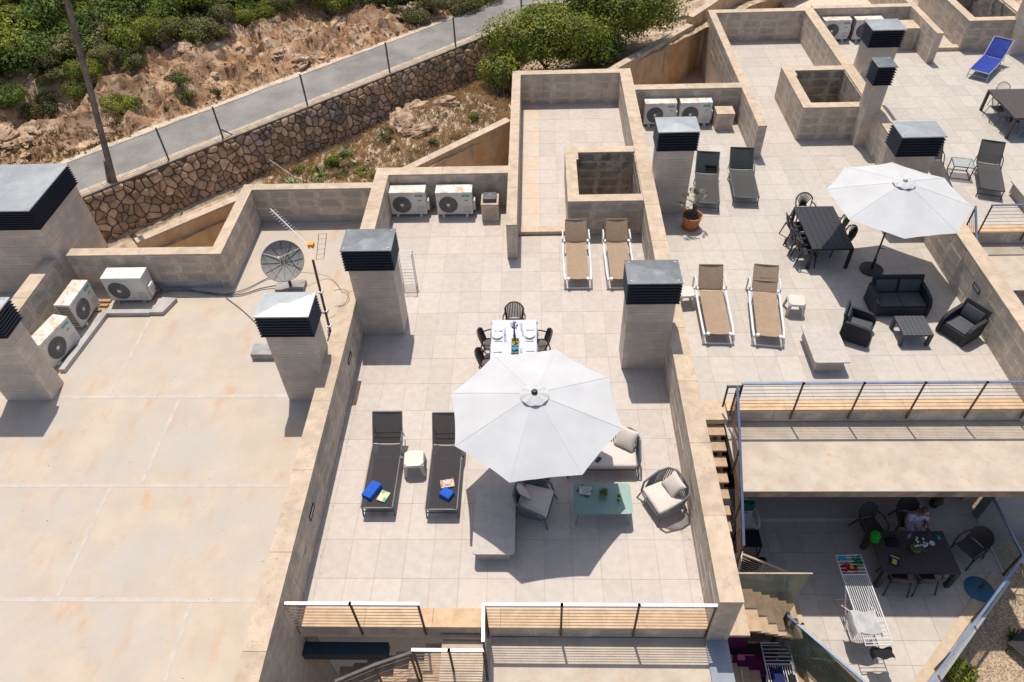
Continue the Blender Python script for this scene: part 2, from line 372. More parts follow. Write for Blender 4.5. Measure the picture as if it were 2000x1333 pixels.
floor_tiles('neighbour_upper_floor', [(12.27, 17.68, 13.87, 21.04), (12.27, 21.04, 16.3, 26.66)], 13.27, 23.9, 'tile_cool')
floor_tiles('far_terrace_floor', [(16.67, 12.15, 26.5, 23.87), (16.67, 23.87, 21.02, 26.85), (21.3, 23.87, 26.5, 25.1)], 16.9, 12.6, 'tile_cool')
floor_tiles('far_upper_floor', [(21.3, 25.4, 22.87, 36)], 21.3, 25.4, 'tile_cool', z=.02)

# flat white roof on the left: one membrane with welded seams
b = MB(); b.box(-16, -6, -.15, -1.25, 9.53, 0); b.box(-5.22, 9.53, -.15, -1.25, 12.88, 0)
roof = struct('flat_roof', b, 'membrane')
for x0, y0, x1, y1 in [(-14, 5.05, -1.3, 5.17), (-14, 2.28, -1.3, 2.38), (-14, -.55, -1.3, -.45), (-14, -3.4, -1.3, -3.3), (-5.4, 2.4, -5.3, 5.04), (-7.35, 5.2, -7.27, 9.5), (-6.1, -.43, -6.02, 2.27), (-3.2, -3.28, -3.1, -.57)]:
    piece('seam', 'seam', roof, x0, y0, -.01, x1, y1, .0035)

# solid building masses under the floors (so that edges and drops are real)
def mass(name, x0, y0, x1, y1, z0, z1, m='mortar'):
    b = MB(); b.box(x0, y0, z0, x1, y1, z1); return struct(name, b, m)
mass('building_storey', -.8, -.64, 7.88, 11.9, -5.6, -.125, 'white_wall')
mass('building_storey', -.8, 11.9, 3.2, 14.05, -5.6, -.125, 'mortar')
mass('building_storey', 3.2, 15.2, 7.88, 21.15, -5.6, -.125, 'mortar')
mass('building_storey', 3.2, 11.95, 5.1, 15.18, -5.6, -.125, 'mortar')
mass('building_storey', -16, -6, -1.26, 9.5, -5.6, -.155, 'white_wall')
mass('building_storey', -5.5, 9.5, -1.26, 13.1, -5.6, -.155, 'mortar')
mass('building_storey', 7.92, 4.95, 16.6, 17.6, -5.6, -.125, 'white_wall')
mass('building_storey', 7.92, 17.7, 12.2, 19.7, -5.6, -.125, 'mortar')
mass('building_storey', 12.25, 21.05, 16.62, 26.95, -5.6, -.125, 'mortar')
mass('building_storey', 12.25, 17.7, 13.86, 21.0, -5.6, -.125, 'mortar')
mass('building_storey', 16.68, 12.2, 27, 25.05, -5.6, -.125, 'white_wall')
mass('building_storey', 16.68, 25.06, 22.86, 36.5, -5.6, -.125, 'mortar')

# ------------------------------------------------------------------ parapets of concrete blocks with a stone coping
BL, BH = .80, .335
def face_blocks(w, fc, x0, y0, x1, y1, z0, z1, m, bl=BL, bh=BH, off=0.):
    """blocks proud of the wall core on one face; N,S,E,W"""
    g = .011; pr = .008
    if fc in 'SN': a0, a1 = x0, x1
    else: a0, a1 = y0, y1
    z = z1; row = 0
    while z > z0 + .03:
        zb = max(z0, z - bh)
        if zb - z0 < .07: zb = z0
        a = a0 + off - bl if off else a0
        while a < a1 - .02:
            c0 = max(a, a0); c1 = min(a + bl, a1)
            if a1 - c1 < .12: c1 = a1
            if c1 - c0 > .05:
                p = pr + random.uniform(-.003, .003)
                if fc == 'S': piece('block', m, w, c0 + g, y0 - p, zb + g, c1 - g, y0 + .05, z - g)
                if fc == 'N': piece('block', m, w, c0 + g, y1 - .05, zb + g, c1 - g, y1 + p, z - g)
                if fc == 'E': piece('block', m, w, x1 - .05, c0 + g, zb + g, x1 + p, c1 - g, z - g)
                if fc == 'W': piece('block', m, w, x0 - p, c0 + g, zb + g, x0 + .05, c1 - g, z - g)
            if c1 >= a1: break
            a += bl
        z = zb; row += 1
def wall(name, label, x0, y0, x1, y1, faces, z1=1.3, z0=0., base=-5.6, m='block', cap=True, core='mortar', caplen=1.9, cat='wall', fz=None, over=.012):
    w = thing(name, label, cat, ((x0 + x1) / 2, (y0 + y1) / 2, z0))
    w.location = (0, 0, 0)
    b = MB(); b.box(x0, y0, base, x1, y1, z1 - .045); b.build('core', core, w)
    for f in faces:
        zz = (fz or {}).get(f, z0)
        face_blocks(w, f, x0, y0, x1, y1, zz, z1 - .045, m)
    if cap:
        lx = x1 - x0 >= y1 - y0; L = (x1 - x0) if lx else (y1 - y0); n = max(1, round(L / caplen)); o = over
        for i in range(n):
            s0 = L * i / n + (.004 if i else -o); s1 = L * (i + 1) / n - (.004 if i < n - 1 else -o)
            if lx: piece('coping', 'coping', w, x0 + s0, y0 - o, z1 - .045, x0 + s1, y1 + o, z1 + random.uniform(-.002, .002))
            else: piece('coping', 'coping', w, x0 - o, y0 + s0, z1 - .045, x1 + o, y0 + s1, z1 + random.uniform(-.002, .002))
    return w
# central terrace
wall('parapet_wall', 'long low wall between the white flat roof and the main terrace', -1.25, -6, -.82, 13.65, 'E', fz={'E': 0})
wall('parapet_wall', 'short wall behind the pair of air conditioners with rusty tops', -1.25, 13.65, 3.18, 14.08, 'S', over=.008)
wall('parapet_wall', 'wall left of the narrow upper terrace, ending in a free post', 3.18, 10.76, 3.5, 20.84, 'ES', over=.006)
wall('parapet_wall', 'back wall of the narrow upper terrace with dark drip stains', 3.18, 20.85, 7.9, 21.2, 'S', over=.004)
wall('parapet_wall', 'long wall between the main terrace and the terrace with the black sofa', 7.47, -1.09, 7.9, 20.84, 'WS', fz={'S': -.45})
# light well in the central terrace
def light_well(label, x0, y0, x1, y1, t, lab_top=1.3, notch=True):
    w = thing('light_well', label, 'light well')
    b = MB()
    b.box(x0, y0, -5.6, x1, y0 + t, 1.255); b.box(x0, y1 - t, -5.6, x1, y1, 1.255); b.box(x0, y0 + t, -5.6, x0 + t, y1 - t, 1.255)
    b.build('core', 'mortar', w)
    face_blocks(w, 'S', x0, y0, x1, y1, 0, 1.255, 'block'); face_blocks(w, 'W', x0, y0, x1, y1, 0, 1.255, 'block')
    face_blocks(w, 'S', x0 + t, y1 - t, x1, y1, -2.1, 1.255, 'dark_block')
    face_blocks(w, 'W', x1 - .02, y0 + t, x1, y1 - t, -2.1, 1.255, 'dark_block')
    o = .012
    piece('coping', 'coping', w, x0 - o, y0 - o, 1.255, x1 - .013, y0 + t + o, 1.3)
    piece('coping', 'coping', w, x0 - o, y1 - t - o, 1.255, x1 - .013, y1 + o, 1.3)
    piece('coping', 'coping', w, x0 - o, y0 + t + o, 1.255, x0 + t + o, y1 - t - .45, 1.3)
    piece('coping', 'coping', w, x0 - o, y1 - t - .45, 1.255, x0 + t + .09, y1 - t - o, 1.3)
    return w
light_well('square light well walled with stained blocks behind the two taupe loungers on the main terrace', 5.1, 11.95, 7.46, 15.2, .34)
b = MB(); b.box(3.5, 11.95, -.1, 5.1, 12.25, .14); st = tag(b.build('threshold_step', 'coping'), 'low tan threshold step from the main terrace into the narrow upper terrace', 'step')
# neighbour terrace
wall('parapet_wall', 'wall behind the air conditioners and the small concrete post of the sofa terrace', 7.9, 19.36, 11.97, 19.76, 'S', over=.004)
wall('parapet_wall', 'wall ending in a post left of the neighbour upper terrace', 11.97, 16.42, 12.27, 26.64, 'WS', over=.006)
wall('parapet_wall', 'back wall of the empty neighbour upper terrace', 11.97, 26.65, 16.66, 27.0, 'S', over=.004)
wall('parapet_wall', 'long wall on the right of the black sofa set', 16.25, 4.5, 16.67, 26.64, 'W', fz={'W': 0})
light_well('square light well with tall block walls beside the small square chimney', 13.87, 17.68, 16.24, 21.04, .34)
# far terrace
wall('parapet_wall', 'wall behind the air conditioners of the far terrace', 16.67, 26.85, 21.02, 27.2, 'S', over=.004)
wall('parapet_wall', 'wall ending in a post beside the far air conditioner recess', 21.02, 23.87, 21.3, 34, 'WS', over=.006)
light_well('block walled light well behind the blue lounger', 22.87, 25.1, 25.2, 30, .34)
wall('parapet_wall', 'wall fragment right of the far light well at the picture corner', 25.25, 25.1, 25.7, 34, 'W')
b = MB(); b.box(21.31, 25.05, -.1, 22.86, 25.38, .16); tag(b.build('threshold_step', 'coping'), 'low tan threshold step left of the far light well', 'step')
# flat roof walls
wall('parapet_wall', 'wall behind the single wall-side air conditioner on the white roof', -9.9, 9.53, -5.56, 9.86, 'S', over=.006)
wall('parapet_wall', 'short wall running back from the roof bay, left of the satellite dish', -5.55, 9.53, -5.22, 12.87, 'ES', over=.006)
wall('parapet_wall', 'back wall of the roof bay behind the satellite dish', -5.55, 12.88, -1.26, 13.2, 'S', over=.004)
wall('parapet_wall', 'short wall at far left between the two chimneys of the white roof', -10.55, 5.9, -10.1, 9.4, 'E', over=.006)
for x0, y0, x1, y1 in [(-10.1, 9.515, -5.56, 9.525), (-5.215, 9.53, -5.205, 12.87), (-5.2, 12.862, -1.26, 12.874)]:
    piece('upstand', 'upstand', roof, x0, y0, 0, x1, y1, .26)
# low raised kerb around the roof air conditioners
b = MB()
b.prism([(-9.02, 6.0), (-8.86, 6.0), (-8.62, 8.25), (-7.35, 8.25), (-7.35, 8.28), (-6.95, 8.28), (-6.75, 8.9), (-7.2, 8.95), (-7.3, 8.42), (-8.8, 8.42)], 0, .13)
b.build('kerb', 'upstand', roof)

# ------------------------------------------------------------------ chimneys with louvred hoods
def chimney(label, x0, y0, w, d, h=2.38, z0=0., nl=7, pl='galvanised', bend=0.):
    t = thing('chimney', label, 'chimney', (x0 + w / 2, y0 + d / 2, z0))
    X0, Y0, X1, Y1 = -w / 2, -d / 2, w / 2, d / 2
    b = MB(); b.box(X0 + .012, Y0 + .012, -.2, X1 - .012, Y1 - .012, h); b.build('core', 'mortar', t)
    z = h; k = 0
    while z > .02:
        zb = max(0, z - .335)
        if zb < .08: zb = 0
        piece('block', 'chimney_block', t, X0, Y0, zb + .005, X1, Y1, z - .005); z = zb
    hh = .62; s = hh / nl
    b = MB(); b.box(X0 + .09, Y0 + .09, h, X1 - .09, Y1 - .09, h + hh); b.build('core', 'louvre', t)
    lb = MB()
    i0, o0 = .05, -.075
    def ring(e, z): return [(X0 + e, Y0 + e, z), (X1 - e, Y0 + e, z), (X1 - e, Y1 - e, z), (X0 + e, Y1 - e, z)]
    vs = ring(i0, s * .98) + ring(o0, .012) + ring(o0, 0) + ring(i0 + .02, s * .8)
    fs = []
    for a in range(3):
        for q in range(4): fs.append((a * 4 + q, a * 4 + (q + 1) % 4, (a + 1) * 4 + (q + 1) % 4, (a + 1) * 4 + q)[::-1])
    for q in range(4): fs.append((12 + q, 12 + (q + 1) % 4, (q + 1) % 4, q)[::-1])
    lb.add(vs, fs); me = lb.mesh('louvre', 'louvre')
    for i in range(nl): link('louvre', me, t, (0, 0, h + s * i))
    o = .075; zt = h + hh + .01
    b = MB()
    ro = [(X0 - o, Y0 - o, zt), (X1 + o, Y0 - o, zt), (X1 + o, Y1 + o, zt), (X0 - o, Y1 + o, zt)]
    r2 = [(x, y, zt + .035) for x, y, _ in ro]; hw = max(0, w / 2 - d / 2) * .5
    rz = .035 + zt + .035
    b.add(ro + r2 + [(-hw, bend, rz), (hw, bend, rz)], [(3, 2, 1, 0), (0, 1, 5, 4), (1, 2, 6, 5), (2, 3, 7, 6), (3, 0, 4, 7), (4, 5, 9, 8), (5, 6, 9), (6, 7, 8, 9), (7, 4, 8)])
    b.build('cover_plate', pl, t)
    sm = MB()
    for sx in (-1, 1):
        for sy in (-1, 1): sm.lathe([(.02, 0), (.02, .015)], (sx * (w / 2 - .02), sy * (d / 2 - .02), zt + .038), 8)
    sm.build('screw', 'steel', t)
    return t
chimney('block chimney on the left wall of the main terrace, dark louvred hood', -.83, 7.40, 1.17, .78, pl='galv_dim_reflection')
chimney('block chimney on the right wall of the main terrace, its cover plate slightly bent', 6.34, 6.0, 1.16, .74, bend=.05, pl='galv_dim_reflection')
chimney('wide plain-faced chimney left of the two black folding loungers', 7.92, 13.06, 1.13, .78, pl='galvanised')
chimney('wide chimney half hidden by the white parasol of the sofa terrace', 15.03, 12.5, 1.16, .78)
chimney('slim square chimney at the corner of the neighbour light well', 15.86, 17.15, .52, .62, pl='galv_dim_reflection')
chimney('chimney at the top right in front of the far air conditioners', 16.67, 20.2, 1.1, .85)
chimney('chimney on the white roof beside the satellite dish', -2.40, 4.97, 1.15, .72)
chimney('chimney at the left edge with the rusty air conditioner behind it', -10.0, 5.0, 1.25, .62)
chimney('big chimney at the upper left edge below the road', -12.6, 9.41, 2.5, 2.3, nl=8)
chimney('tall shaft at the top right corner right of the blue lounger', 24.82, 24.5, 1.2, .75, h=3.2)
b = MB(); b.box(-.81, 7.0, 0, -.4, 7.38, .02)

# ------------------------------------------------------------------ kerbs and lower slabs at the terrace fronts
def kerb(label, x0, y0, x1, y1, zt=.015, zb=-.45):
    k = thing('terrace_kerb', label, 'kerb')
    b = MB(); b.box(x0, y0 + .01, zb - .1, x1, y1, zt - .045); b.build('core', 'mortar', k)
    n = max(1, round((x1 - x0) / 1.5))
    for i in range(n): piece('coping', 'kerb_warm', k, x0 + (x1 - x0) * i / n + .003, y0 - .015, zt - .045, x0 + (x1 - x0) * (i + 1) / n - .003, y1 - .002, zt)
    face_blocks(k, 'S', x0, y0 + .01, x1, y1, zb, zt - .045, 'block', bl=1.2, bh=.45)
    return k
kerb('tan kerb along the front of the main terrace', -.82, -1.03, 7.47, -.65)
kerb('tan kerb along the front of the black sofa terrace', 8.87, 4.54, 16.25, 4.9)
kerb('tan kerb at the front of the far terrace', 17.9, 11.78, 26, 12.15)
b = MB(); b.box(16.67, 11.3, -.4, 17.9, 12.15, .015); tag(b.build('stair_landing', 'coping'), 'tan top landing at the far terrace stairs', 'landing')
def slab(label, x0, y0, x1, y1, z1=-.45, t=.26):
    s = thing('canopy_slab', label, 'slab')
    b = MB(); b.box(x0, y0 + .012, z1 - t, x1, y1, z1 - .002); b.build('core', 'slab_edge', s)
    n = max(1, round((x1 - x0) / 2.4))
    b = MB(); b.box(x0, y0, z1 - .02, x1, y1, z1); b.build('top_sheet', 'slab_top', s)
    piece('drip_edge', 'blue_grey', s, x0, y0 - .006, z1 - .035, x1, y0 + .004, z1 + .003)
    return s
slab('pale canopy slab below the right railing of the main terrace', 3.12, -5, 7.86, -1.04)
slab('pale weathered canopy slab over the shaded lower patio', 8.88, 2.45, 16.6, 4.53)
slab('pale canopy slab below the far terrace railing', 16.68, 9.5, 27, 11.77)
b = MB(); b.box(7.45, -5, -5.6, 7.9, -1.1, -.4); tag(b.build('side_wall', 'blue_grey'), 'shade tinted blue grey wall end below the right corner of the main terrace', 'wall')  # blue of the shade on this block is painted as its colour

# ------------------------------------------------------------------ railings
def railing(label, posts, z0, z1, mt='steel', mp='brown_frame', nw=8, cat='railing', flat=True, w=.055, end=True, wmat='post_metal'):
    """posts: list of (x,y,zoffset)"""
    P = [Vector((p[0], p[1], p[2] if len(p) > 2 else 0)) for p in posts]
    r = thing('railing', label, cat, P[0]); r.location = (0, 0, 0)
    b = MB()
    for i in range(len(P) - 1):
        a, c = P[i] + Vector((0, 0, z1)), P[i + 1] + Vector((0, 0, z1)); d = (c - a).normalized(); n = Vector((-d.y, d.x, 0)).normalized() * w / 2; u = Vector((0, 0, .018))
        a2 = a - d * .03; c2 = c + d * .03
        b.add([a2 - n - u, c2 - n - u, c2 + n - u, a2 + n - u, a2 - n + u, c2 - n + u, c2 + n + u, a2 + n + u], [(0, 3, 2, 1), (4, 5, 6, 7), (0, 1, 5, 4), (1, 2, 6, 5), (2, 3, 7, 6), (3, 0, 4, 7)])
    b.build('handrail', mt, r)
    for p in P:
        b = MB(); b.box(p.x - .022, p.y - .012, p.z + z0, p.x + .022, p.y + .012, p.z + z1 - .015); b.build('post', mp, r)
    for k in range(nw):
        b = MB(); f = (k + .6) / (nw + .2); z = (z0 + .28) + (z1 - z0 - .30) * f
        b.tube([p + Vector((0, 0, z)) for p in P], .0075, 4); b.build('rail_bar', wmat, r)
    return r
railing('shiny steel railing on the front left of the main terrace', [(-.84, -1.05), (.48, -1.05), (1.79, -1.05)], -.35, 1.05)
railing('shiny steel railing on the front right of the main terrace', [(3.07, -1.05), (4.54, -1.05), (6.0, -1.05), (7.45, -1.05)], -.35, 1.05)
railing('blue topped railing in front of the black sofa terrace', [(9.06, 4.5), (10.5, 4.5), (11.94, 4.5), (13.38, 4.5), (14.82, 4.5), (16.2, 4.5)], -.3, 1.06, mt='galv_sky_tint', wmat='post_metal')
railing('blue topped railing of the far terrace at the right edge', [(18.1, 11.74), (19.55, 11.74), (21.0, 11.74), (22.5, 11.74)], -.3, 1.06, mt='galv_sky_tint', wmat='post_metal')
railing('short side railing at the head of the far stairs', [(17.62, 11.74, 0), (17.5, 10.9, -.5), (17.3, 9.6, -1.2)], -.3, 1.0, mt='galv_sky_tint', mp='dark_metal', wmat='dark_metal')
railing('blue railing sloping down beside the tan stairs of the neighbour', [(8.93, 4.45, 0), (8.88, 3.2, -.72), (8.84, 2.2, -1.32), (8.8, 1.3, -1.86)], -.1, 1.0, mt='galv_sky_tint', mp='brown_frame', wmat='brown_frame', nw=8)
railing('small link railing joining the stair rail to the sofa terrace railing', [(8.72, 4.5), (9.04, 4.5)], .2, .96, mt='dark_metal', mp='dark_metal', nw=1)
railing('tan wire railing going down to the shaded patio', [(8.85, 1.15, -2.0), (9.05, 1.72, -2.0)], -.3, .0, mt='coping', mp='coping', nw=0)
railing('slanted wire railing over the lower stair flight beside the patio', [(9.0, 1.7, -2.1), (9.7, 1.72, -2.6), (10.4, 1.72, -3.1)], -.9, .1, mt='coping', mp='coping', nw=7, wmat='coping')
railing('glaring white steel railing around the main terrace stair head', [(3.05, -1.1, 0), (3.07, -1.72, 0)], -.35, 1.02, nw=8)
railing('steel railing in front of the main terrace stair landing', [(3.05, -1.74, 0), (2.4, -1.74, 0), (1.72, -1.74, 0)], -.9, .6, nw=9)
railing('tan handrail sloping down along the left stair flight of the main terrace', [(1.66, -1.78, 0), (.95, -1.9, -.28), (.2, -2.1, -.56)], -.9, .56, mt='post_metal', nw=4)

# ------------------------------------------------------------------ stairs
st = thing('staircase', 'open tan staircase going down beside the blue railing', 'staircase', (0, 0, 0))
piece('landing', 'coping', st, 7.91, 4.24, -.16, 8.84, 4.895, .012)
for i in range(11):
    piece('tread', 'tile_tread', st, 7.91, 4.03 - .33 * i - .1, -.2 - .2 * i - .06, 8.76 - .0 * i, 4.03 - .33 * i + .21, -.2 - .2 * i)
b = MB(); b.add([(8.62, 4.2, -.35), (8.70, 4.2, -.35), (8.70, .5, -2.6), (8.62, .5, -2.6), (8.62, 4.2, -.62), (8.70, 4.2, -.62), (8.70, .5, -2.85), (8.62, .5, -2.85)], [(0, 1, 2, 3), (7, 6, 5, 4), (0, 4, 5, 1), (1, 5, 6, 2), (2, 6, 7, 3), (3, 7, 4, 0)])
b.build('stringer', 'tan_render', st)
st = thing('staircase', 'lower flight of pale treads seen through the greenish glass screen', 'staircase', (0, 0, 0))
piece('landing', 'coping', st, 7.91, -.15, -2.5, 8.95, .75, -2.4)
for i in range(6):
    piece('tread', 'tile_tread', st, 8.97 + .26 * i, .02 + .06 * i, -2.62 - .22 * i, 9.28 + .26 * i, 1.06 + .03 * i, -2.56 - .22 * i)
for i in range(4):
    piece('tread', 'tile_tread', st, 8.3 + .32 * i, -.62 - .05 * i, -4.0 - .22 * i, 8.66 + .32 * i, -.1, -3.94 - .22 * i)
st = thing('staircase', 'tan stair of stepped blocks below the gap in the front railing', 'staircase', (0, 0, 0))
piece('landing', 'coping', st, 2.12, -1.98, -.50, 2.98, -1.13, -.42)
piece('landing', 'coping', st, 2.12, -1.12, -.9, 3.0, -1.045, -.32)
for i in range(7):
    x1 = 2.11 - .34 * i; zt = -.66 - .21 * i
    piece('tread', 'tile_tread', st, x1 - .36, -2.25, zt - .06, x1, -1.1, zt)
b = MB(); b.box(-.82, -1.32, -.98, .95, -1.045, -.74); tag(b.build('roller_housing', 'beam_teal'), 'dark teal housing under the left front of the main terrace', 'housing')
for i, (xx, w) in enumerate([(1.95, .02), (2.25, .02)]):
    pass

mass('bounce_floor', 3.2, 21.3, 16, 30, -5.5, -1.4, 'coping')  # pale raised floors added to bounce light onto the tan walls
mass('bounce_floor', -9.5, 9.95, -5.6, 14, -5.5, -1.4, 'coping')
mass('bounce_floor', -1.0, 14.15, 3.1, 18, -5.5, -1.4, 'coping')
# ------------------------------------------------------------------ land behind: hill, road, stone wall
U = Vector((.7249, .6889, 0)); NV = Vector((-.6889, .7249, 0)); W0 = Vector((-10.47, 12.27, 0))
def sd(s, d, z=0.): p = W0 + U * s + NV * d; return Vector((p.x, p.y, z))
def fbm(x, y, z=0., o=5, H=.9): return noise.fractal(Vector((x, y, z)), H, 2.1, o)
def hill_z(s, d):
    e = d - 2.75
    if e < 0: return 1.52
    z = 1.52 + .10 * e + .045 * e * min(e, 12) * .5
    k = min(1, e / .8)
    rg = noise.ridged_multi_fractal(Vector((s * .42, d * .6, 3.1)), .9, 2.1, 5, 1.0, 2.0)
    rg2 = noise.ridged_multi_fractal(Vector((s * 1.3, d * 1.9, 7.7)), .8, 2.1, 4, 1.0, 2.0)
    return z + k * ((rg - 1.1) * .58 + (rg2 - 1.1) * .2 + fbm(s * .25, d * .25, 1) * .5)
b = MB()
ns, nd = 230, 130
def hf(u, v):
    s = -16 + 62 * u; d = 2.55 + (34 * v ** 1.35)
    p = sd(s, d); jx = .12 * fbm(s * 2, d * 2, 5); return (p.x + jx, p.y - jx, hill_z(s, d) if d > 2.76 else 1.50)
b.grid(hf, ns, nd)
hill = struct('hillside', b, 'hill_earth', smooth=True)
b = MB(); b.grid(lambda u, v: tuple(sd(-22 + 68 * u, .44 + 2.34 * v, 1.535 + .02 * math.sin(v * PI))), 60, 4)
struct('road', b, 'asphalt')
b = MB(); b.grid(lambda u, v: tuple(sd(-22 + 68 * u, 2.55 + .35 * v + .12 * fbm(u * 60, v, 2), 1.545 - .01 * v)), 160, 1); struct('road_verge', b, 'kerb_tan')
# ground below and in front
b = MB(); b.box(-60, -40, -6.4, 60, 70, -5.6); struct('ground', b, 'plot_earth')
b = MB(); b.box(11.0, -8, -5.6, 30, 9, -5.2); struct('gravel_bed', b, 'gravel')

# retaining wall of rubble stones
wl_ = thing('stone_wall', 'rubble stone retaining wall below the road', 'stone wall')
L0, L1, HT = -4.5, 19.5, 1.75
b = MB()
def bat(h): return -.34 * (1 - h / HT)          # batter of the face
b.grid(lambda u, v: tuple(sd(L0 + (L1 - L0) * u, bat(HT * v) - .005 + .0 * u, -.2 + HT * v)), 60, 2)
b.build('joint_bed', 'stone_joint', wl_)
b = MB()
for i in range(60):
    s0 = L0 + .4 * i * (L1 - L0) / 24; s1 = s0 + (L1 - L0) / 60 - .004; s0 = L0 + i * (L1 - L0) / 60; s1 = s0 + (L1 - L0) / 60 - .006
    q = [sd(s0, -.01), sd(s1, -.01), sd(s1, .43), sd(s0, .43)]
    b.prism([(p.x, p.y) for p in q], 1.50, 1.56 + random.uniform(-.006, .006))
b.build('coping', 'kerb_tan', wl_)
b = MB(); b.prism([(sd(L0 - 18, -.02).x, sd(L0 - 18, -.02).y), (sd(46, -.02).x, sd(46, -.02).y), (sd(46, 5).x, sd(46, 5).y), (sd(L0 - 18, 5).x, sd(L0 - 18, 5).y)], -5, 1.39)
struct('road_embankment', b, 'plot_earth')
def clip(poly, px, py, nx, ny):
    out = []
    for i in range(len(poly)):
        a, c = poly[i], poly[(i + 1) % len(poly)]
        da = (a[0] - px) * nx + (a[1] - py) * ny; dc = (c[0] - px) * nx + (c[1] - py) * ny
        if da <= 0: out.append(a)
        if (da < 0 < dc) or (dc < 0 < da):
            t = da / (da - dc); out.append((a[0] + (c[0] - a[0]) * t, a[1] + (c[1] - a[1]) * t))
    return out
rs = random.Random(5)
seeds = []
y = .0
cs = .25
for j in range(-1, 10):
    for i in range(int((L1 - L0) / cs) + 2):
        seeds.append((L0 + (i + (.5 if j % 2 else 0) + rs.uniform(-.46, .46)) * cs, (j + .5 + rs.uniform(-.46, .46)) * .215))
# merge some seeds so that a few stones are big
seeds = [p for p in seeds if rs.random() > .24]
stones = []
for k, p in enumerate(seeds):
    if not (0 < p[1] < HT): continue
    poly = [(p[0] - .5, max(0, p[1] - .5)), (p[0] + .5, max(0, p[1] - .5)), (p[0] + .5, min(HT - .055, p[1] + .5)), (p[0] - .5, min(HT - .055, p[1] + .5))]
    for q in seeds:
        dx, dy = q[0] - p[0], q[1] - p[1]; dd = math.hypot(dx, dy)
        if 0 < dd < 1.0: poly = clip(poly, p[0] + dx / 2 - dx / dd * .009, p[1] + dy / 2 - dy / dd * .009, dx, dy)
        if len(poly) < 3: break
    if len(poly) < 3: continue
    A = abs(sum(poly[i][0] * poly[(i + 1) % len(poly)][1] - poly[(i + 1) % len(poly)][0] * poly[i][1] for i in range(len(poly)))) / 2
    if A < .006: continue
    stones.append((p, poly, A))
def stone_mesh(mb, p, poly):
    cx = sum(q[0] for q in poly) / len(poly); cy = sum(q[1] for q in poly) / len(poly)
    # cut corners once so that the outline is rounded
    rp = []
    for i in range(len(poly)):
        a, c = poly[i], poly[(i + 1) % len(poly)]
        rp += [(a[0] * .87 + c[0] * .13, a[1] * .87 + c[1] * .13), (a[0] * .13 + c[0] * .87, a[1] * .13 + c[1] * .87)]
    rp = [(cx + (s_ - cx) * k_, cy + (h_ - cy) * k_) for (s_, h_), k_ in zip(rp, [rs.uniform(.86, 1.0) for _ in rp])]
    n = len(rp); dp = rs.uniform(.03, .12)
    def at(s, h, o): q = sd(s, bat(h) - o, h - .2); return tuple(q)
    vs = [at(s, h, -.03) for s, h in rp] + [at(s, h, dp * .6) for s, h in rp]
    vs += [at(cx + (s - cx) * .66, cy + (h - cy) * .66, dp + rs.uniform(-.014, .014)) for s, h in rp]
    fs = [(i, (i + 1) % n, n + (i + 1) % n, n + i) for i in range(n)] + [(n + i, n + (i + 1) % n, 2 * n + (i + 1) % n, 2 * n + i) for i in range(n)] + [tuple(range(2 * n, 3 * n))]
    mb.add(vs, fs)
stones.sort(key=lambda t: -t[2])
vis = [t for t in stones if -1.8 < t[0][0]]
big = vis[:295]; rest = [t for t in stones if t not in big]
for p, poly, A in big:
    b = MB(); stone_mesh(b, p, poly); b.build('stone', 'stone_wall', wl_)
b = MB()
for p, poly, A in rest: stone_mesh(b, p, poly)
b.build('stone', 'stone_wall', wl_, kind='stuff')

# chain link fence on the wall
fn = thing('chain_link_fence', 'chain link fence on thin posts along the top of the stone wall', 'fence')
ps = [-5.2, -2.6, -.6, 2.88, 4.6 + .35, 8.35, 12.15, 15.75, 18.9, 22.2]
ps = [-4.3, -.6, 2.95, 4.96, 8.4, 12.2, 15.6, 19.4]
for s in ps:
    p = sd(s, .14, 1.55); b = MB(); b.tube([p, p + Vector((0, 0, 1.2))], .035, 6); b.build('post', 'post_metal', fn)
p = sd(5.12, .14, 1.55); b = MB(); b.tube([p + Vector((.16, .14, 0)), p + Vector((-.1, -.1, .35))], .025, 5); b.build('brace', 'post_metal', fn)
b = MB(); a0, a1, hh, stp = ps[0], 22.0, 1.12, .085
n = int((a1 - a0) / stp)
def wirex(mb, p, q, r=.0034):
    p, q = Vector(p), Vector(q); dz = Vector((0, 0, r)); nn = NV * r
    mb.add([p - dz, p + dz * .5 + nn, p + dz * .5 - nn, q - dz, q + dz * .5 + nn, q + dz * .5 - nn], [(0, 1, 4, 3), (1, 2, 5, 4), (2, 0, 3, 5)])
for i in range(-14, n):
    s = a0 + i * stp; s1 = s + hh
    t0 = max(0, a0 - s); t1 = min(hh, a1 - s)
    if t1 > t0:
        wirex(b, sd(s + t0, .14, 1.58 + t0), sd(s + t1, .14, 1.58 + t1)); wirex(b, sd(s + t0, .145, 1.58 + hh - t0), sd(s + t1, .145, 1.58 + hh - t1))
b.build('mesh_panel', 'wire', fn)
b = MB()
for z in (1.6, 2.68): b.tube([sd(a0, .14, z), sd(a1, .14, z)], .006, 4)
b.build('tension_wire', 'wire', fn)
# concrete pillar at the end of the fence
b = MB(); b.box(4.15, 25.9, 1.4, 5.25, 26.6, 2.1); b.box(4.05, 25.8, 2.1, 5.35, 26.7, 2.2); tag(b.build('concrete_pillar', 'concrete_grey'), 'squat concrete pillar at the top of the road beside the dark bush', 'pillar')

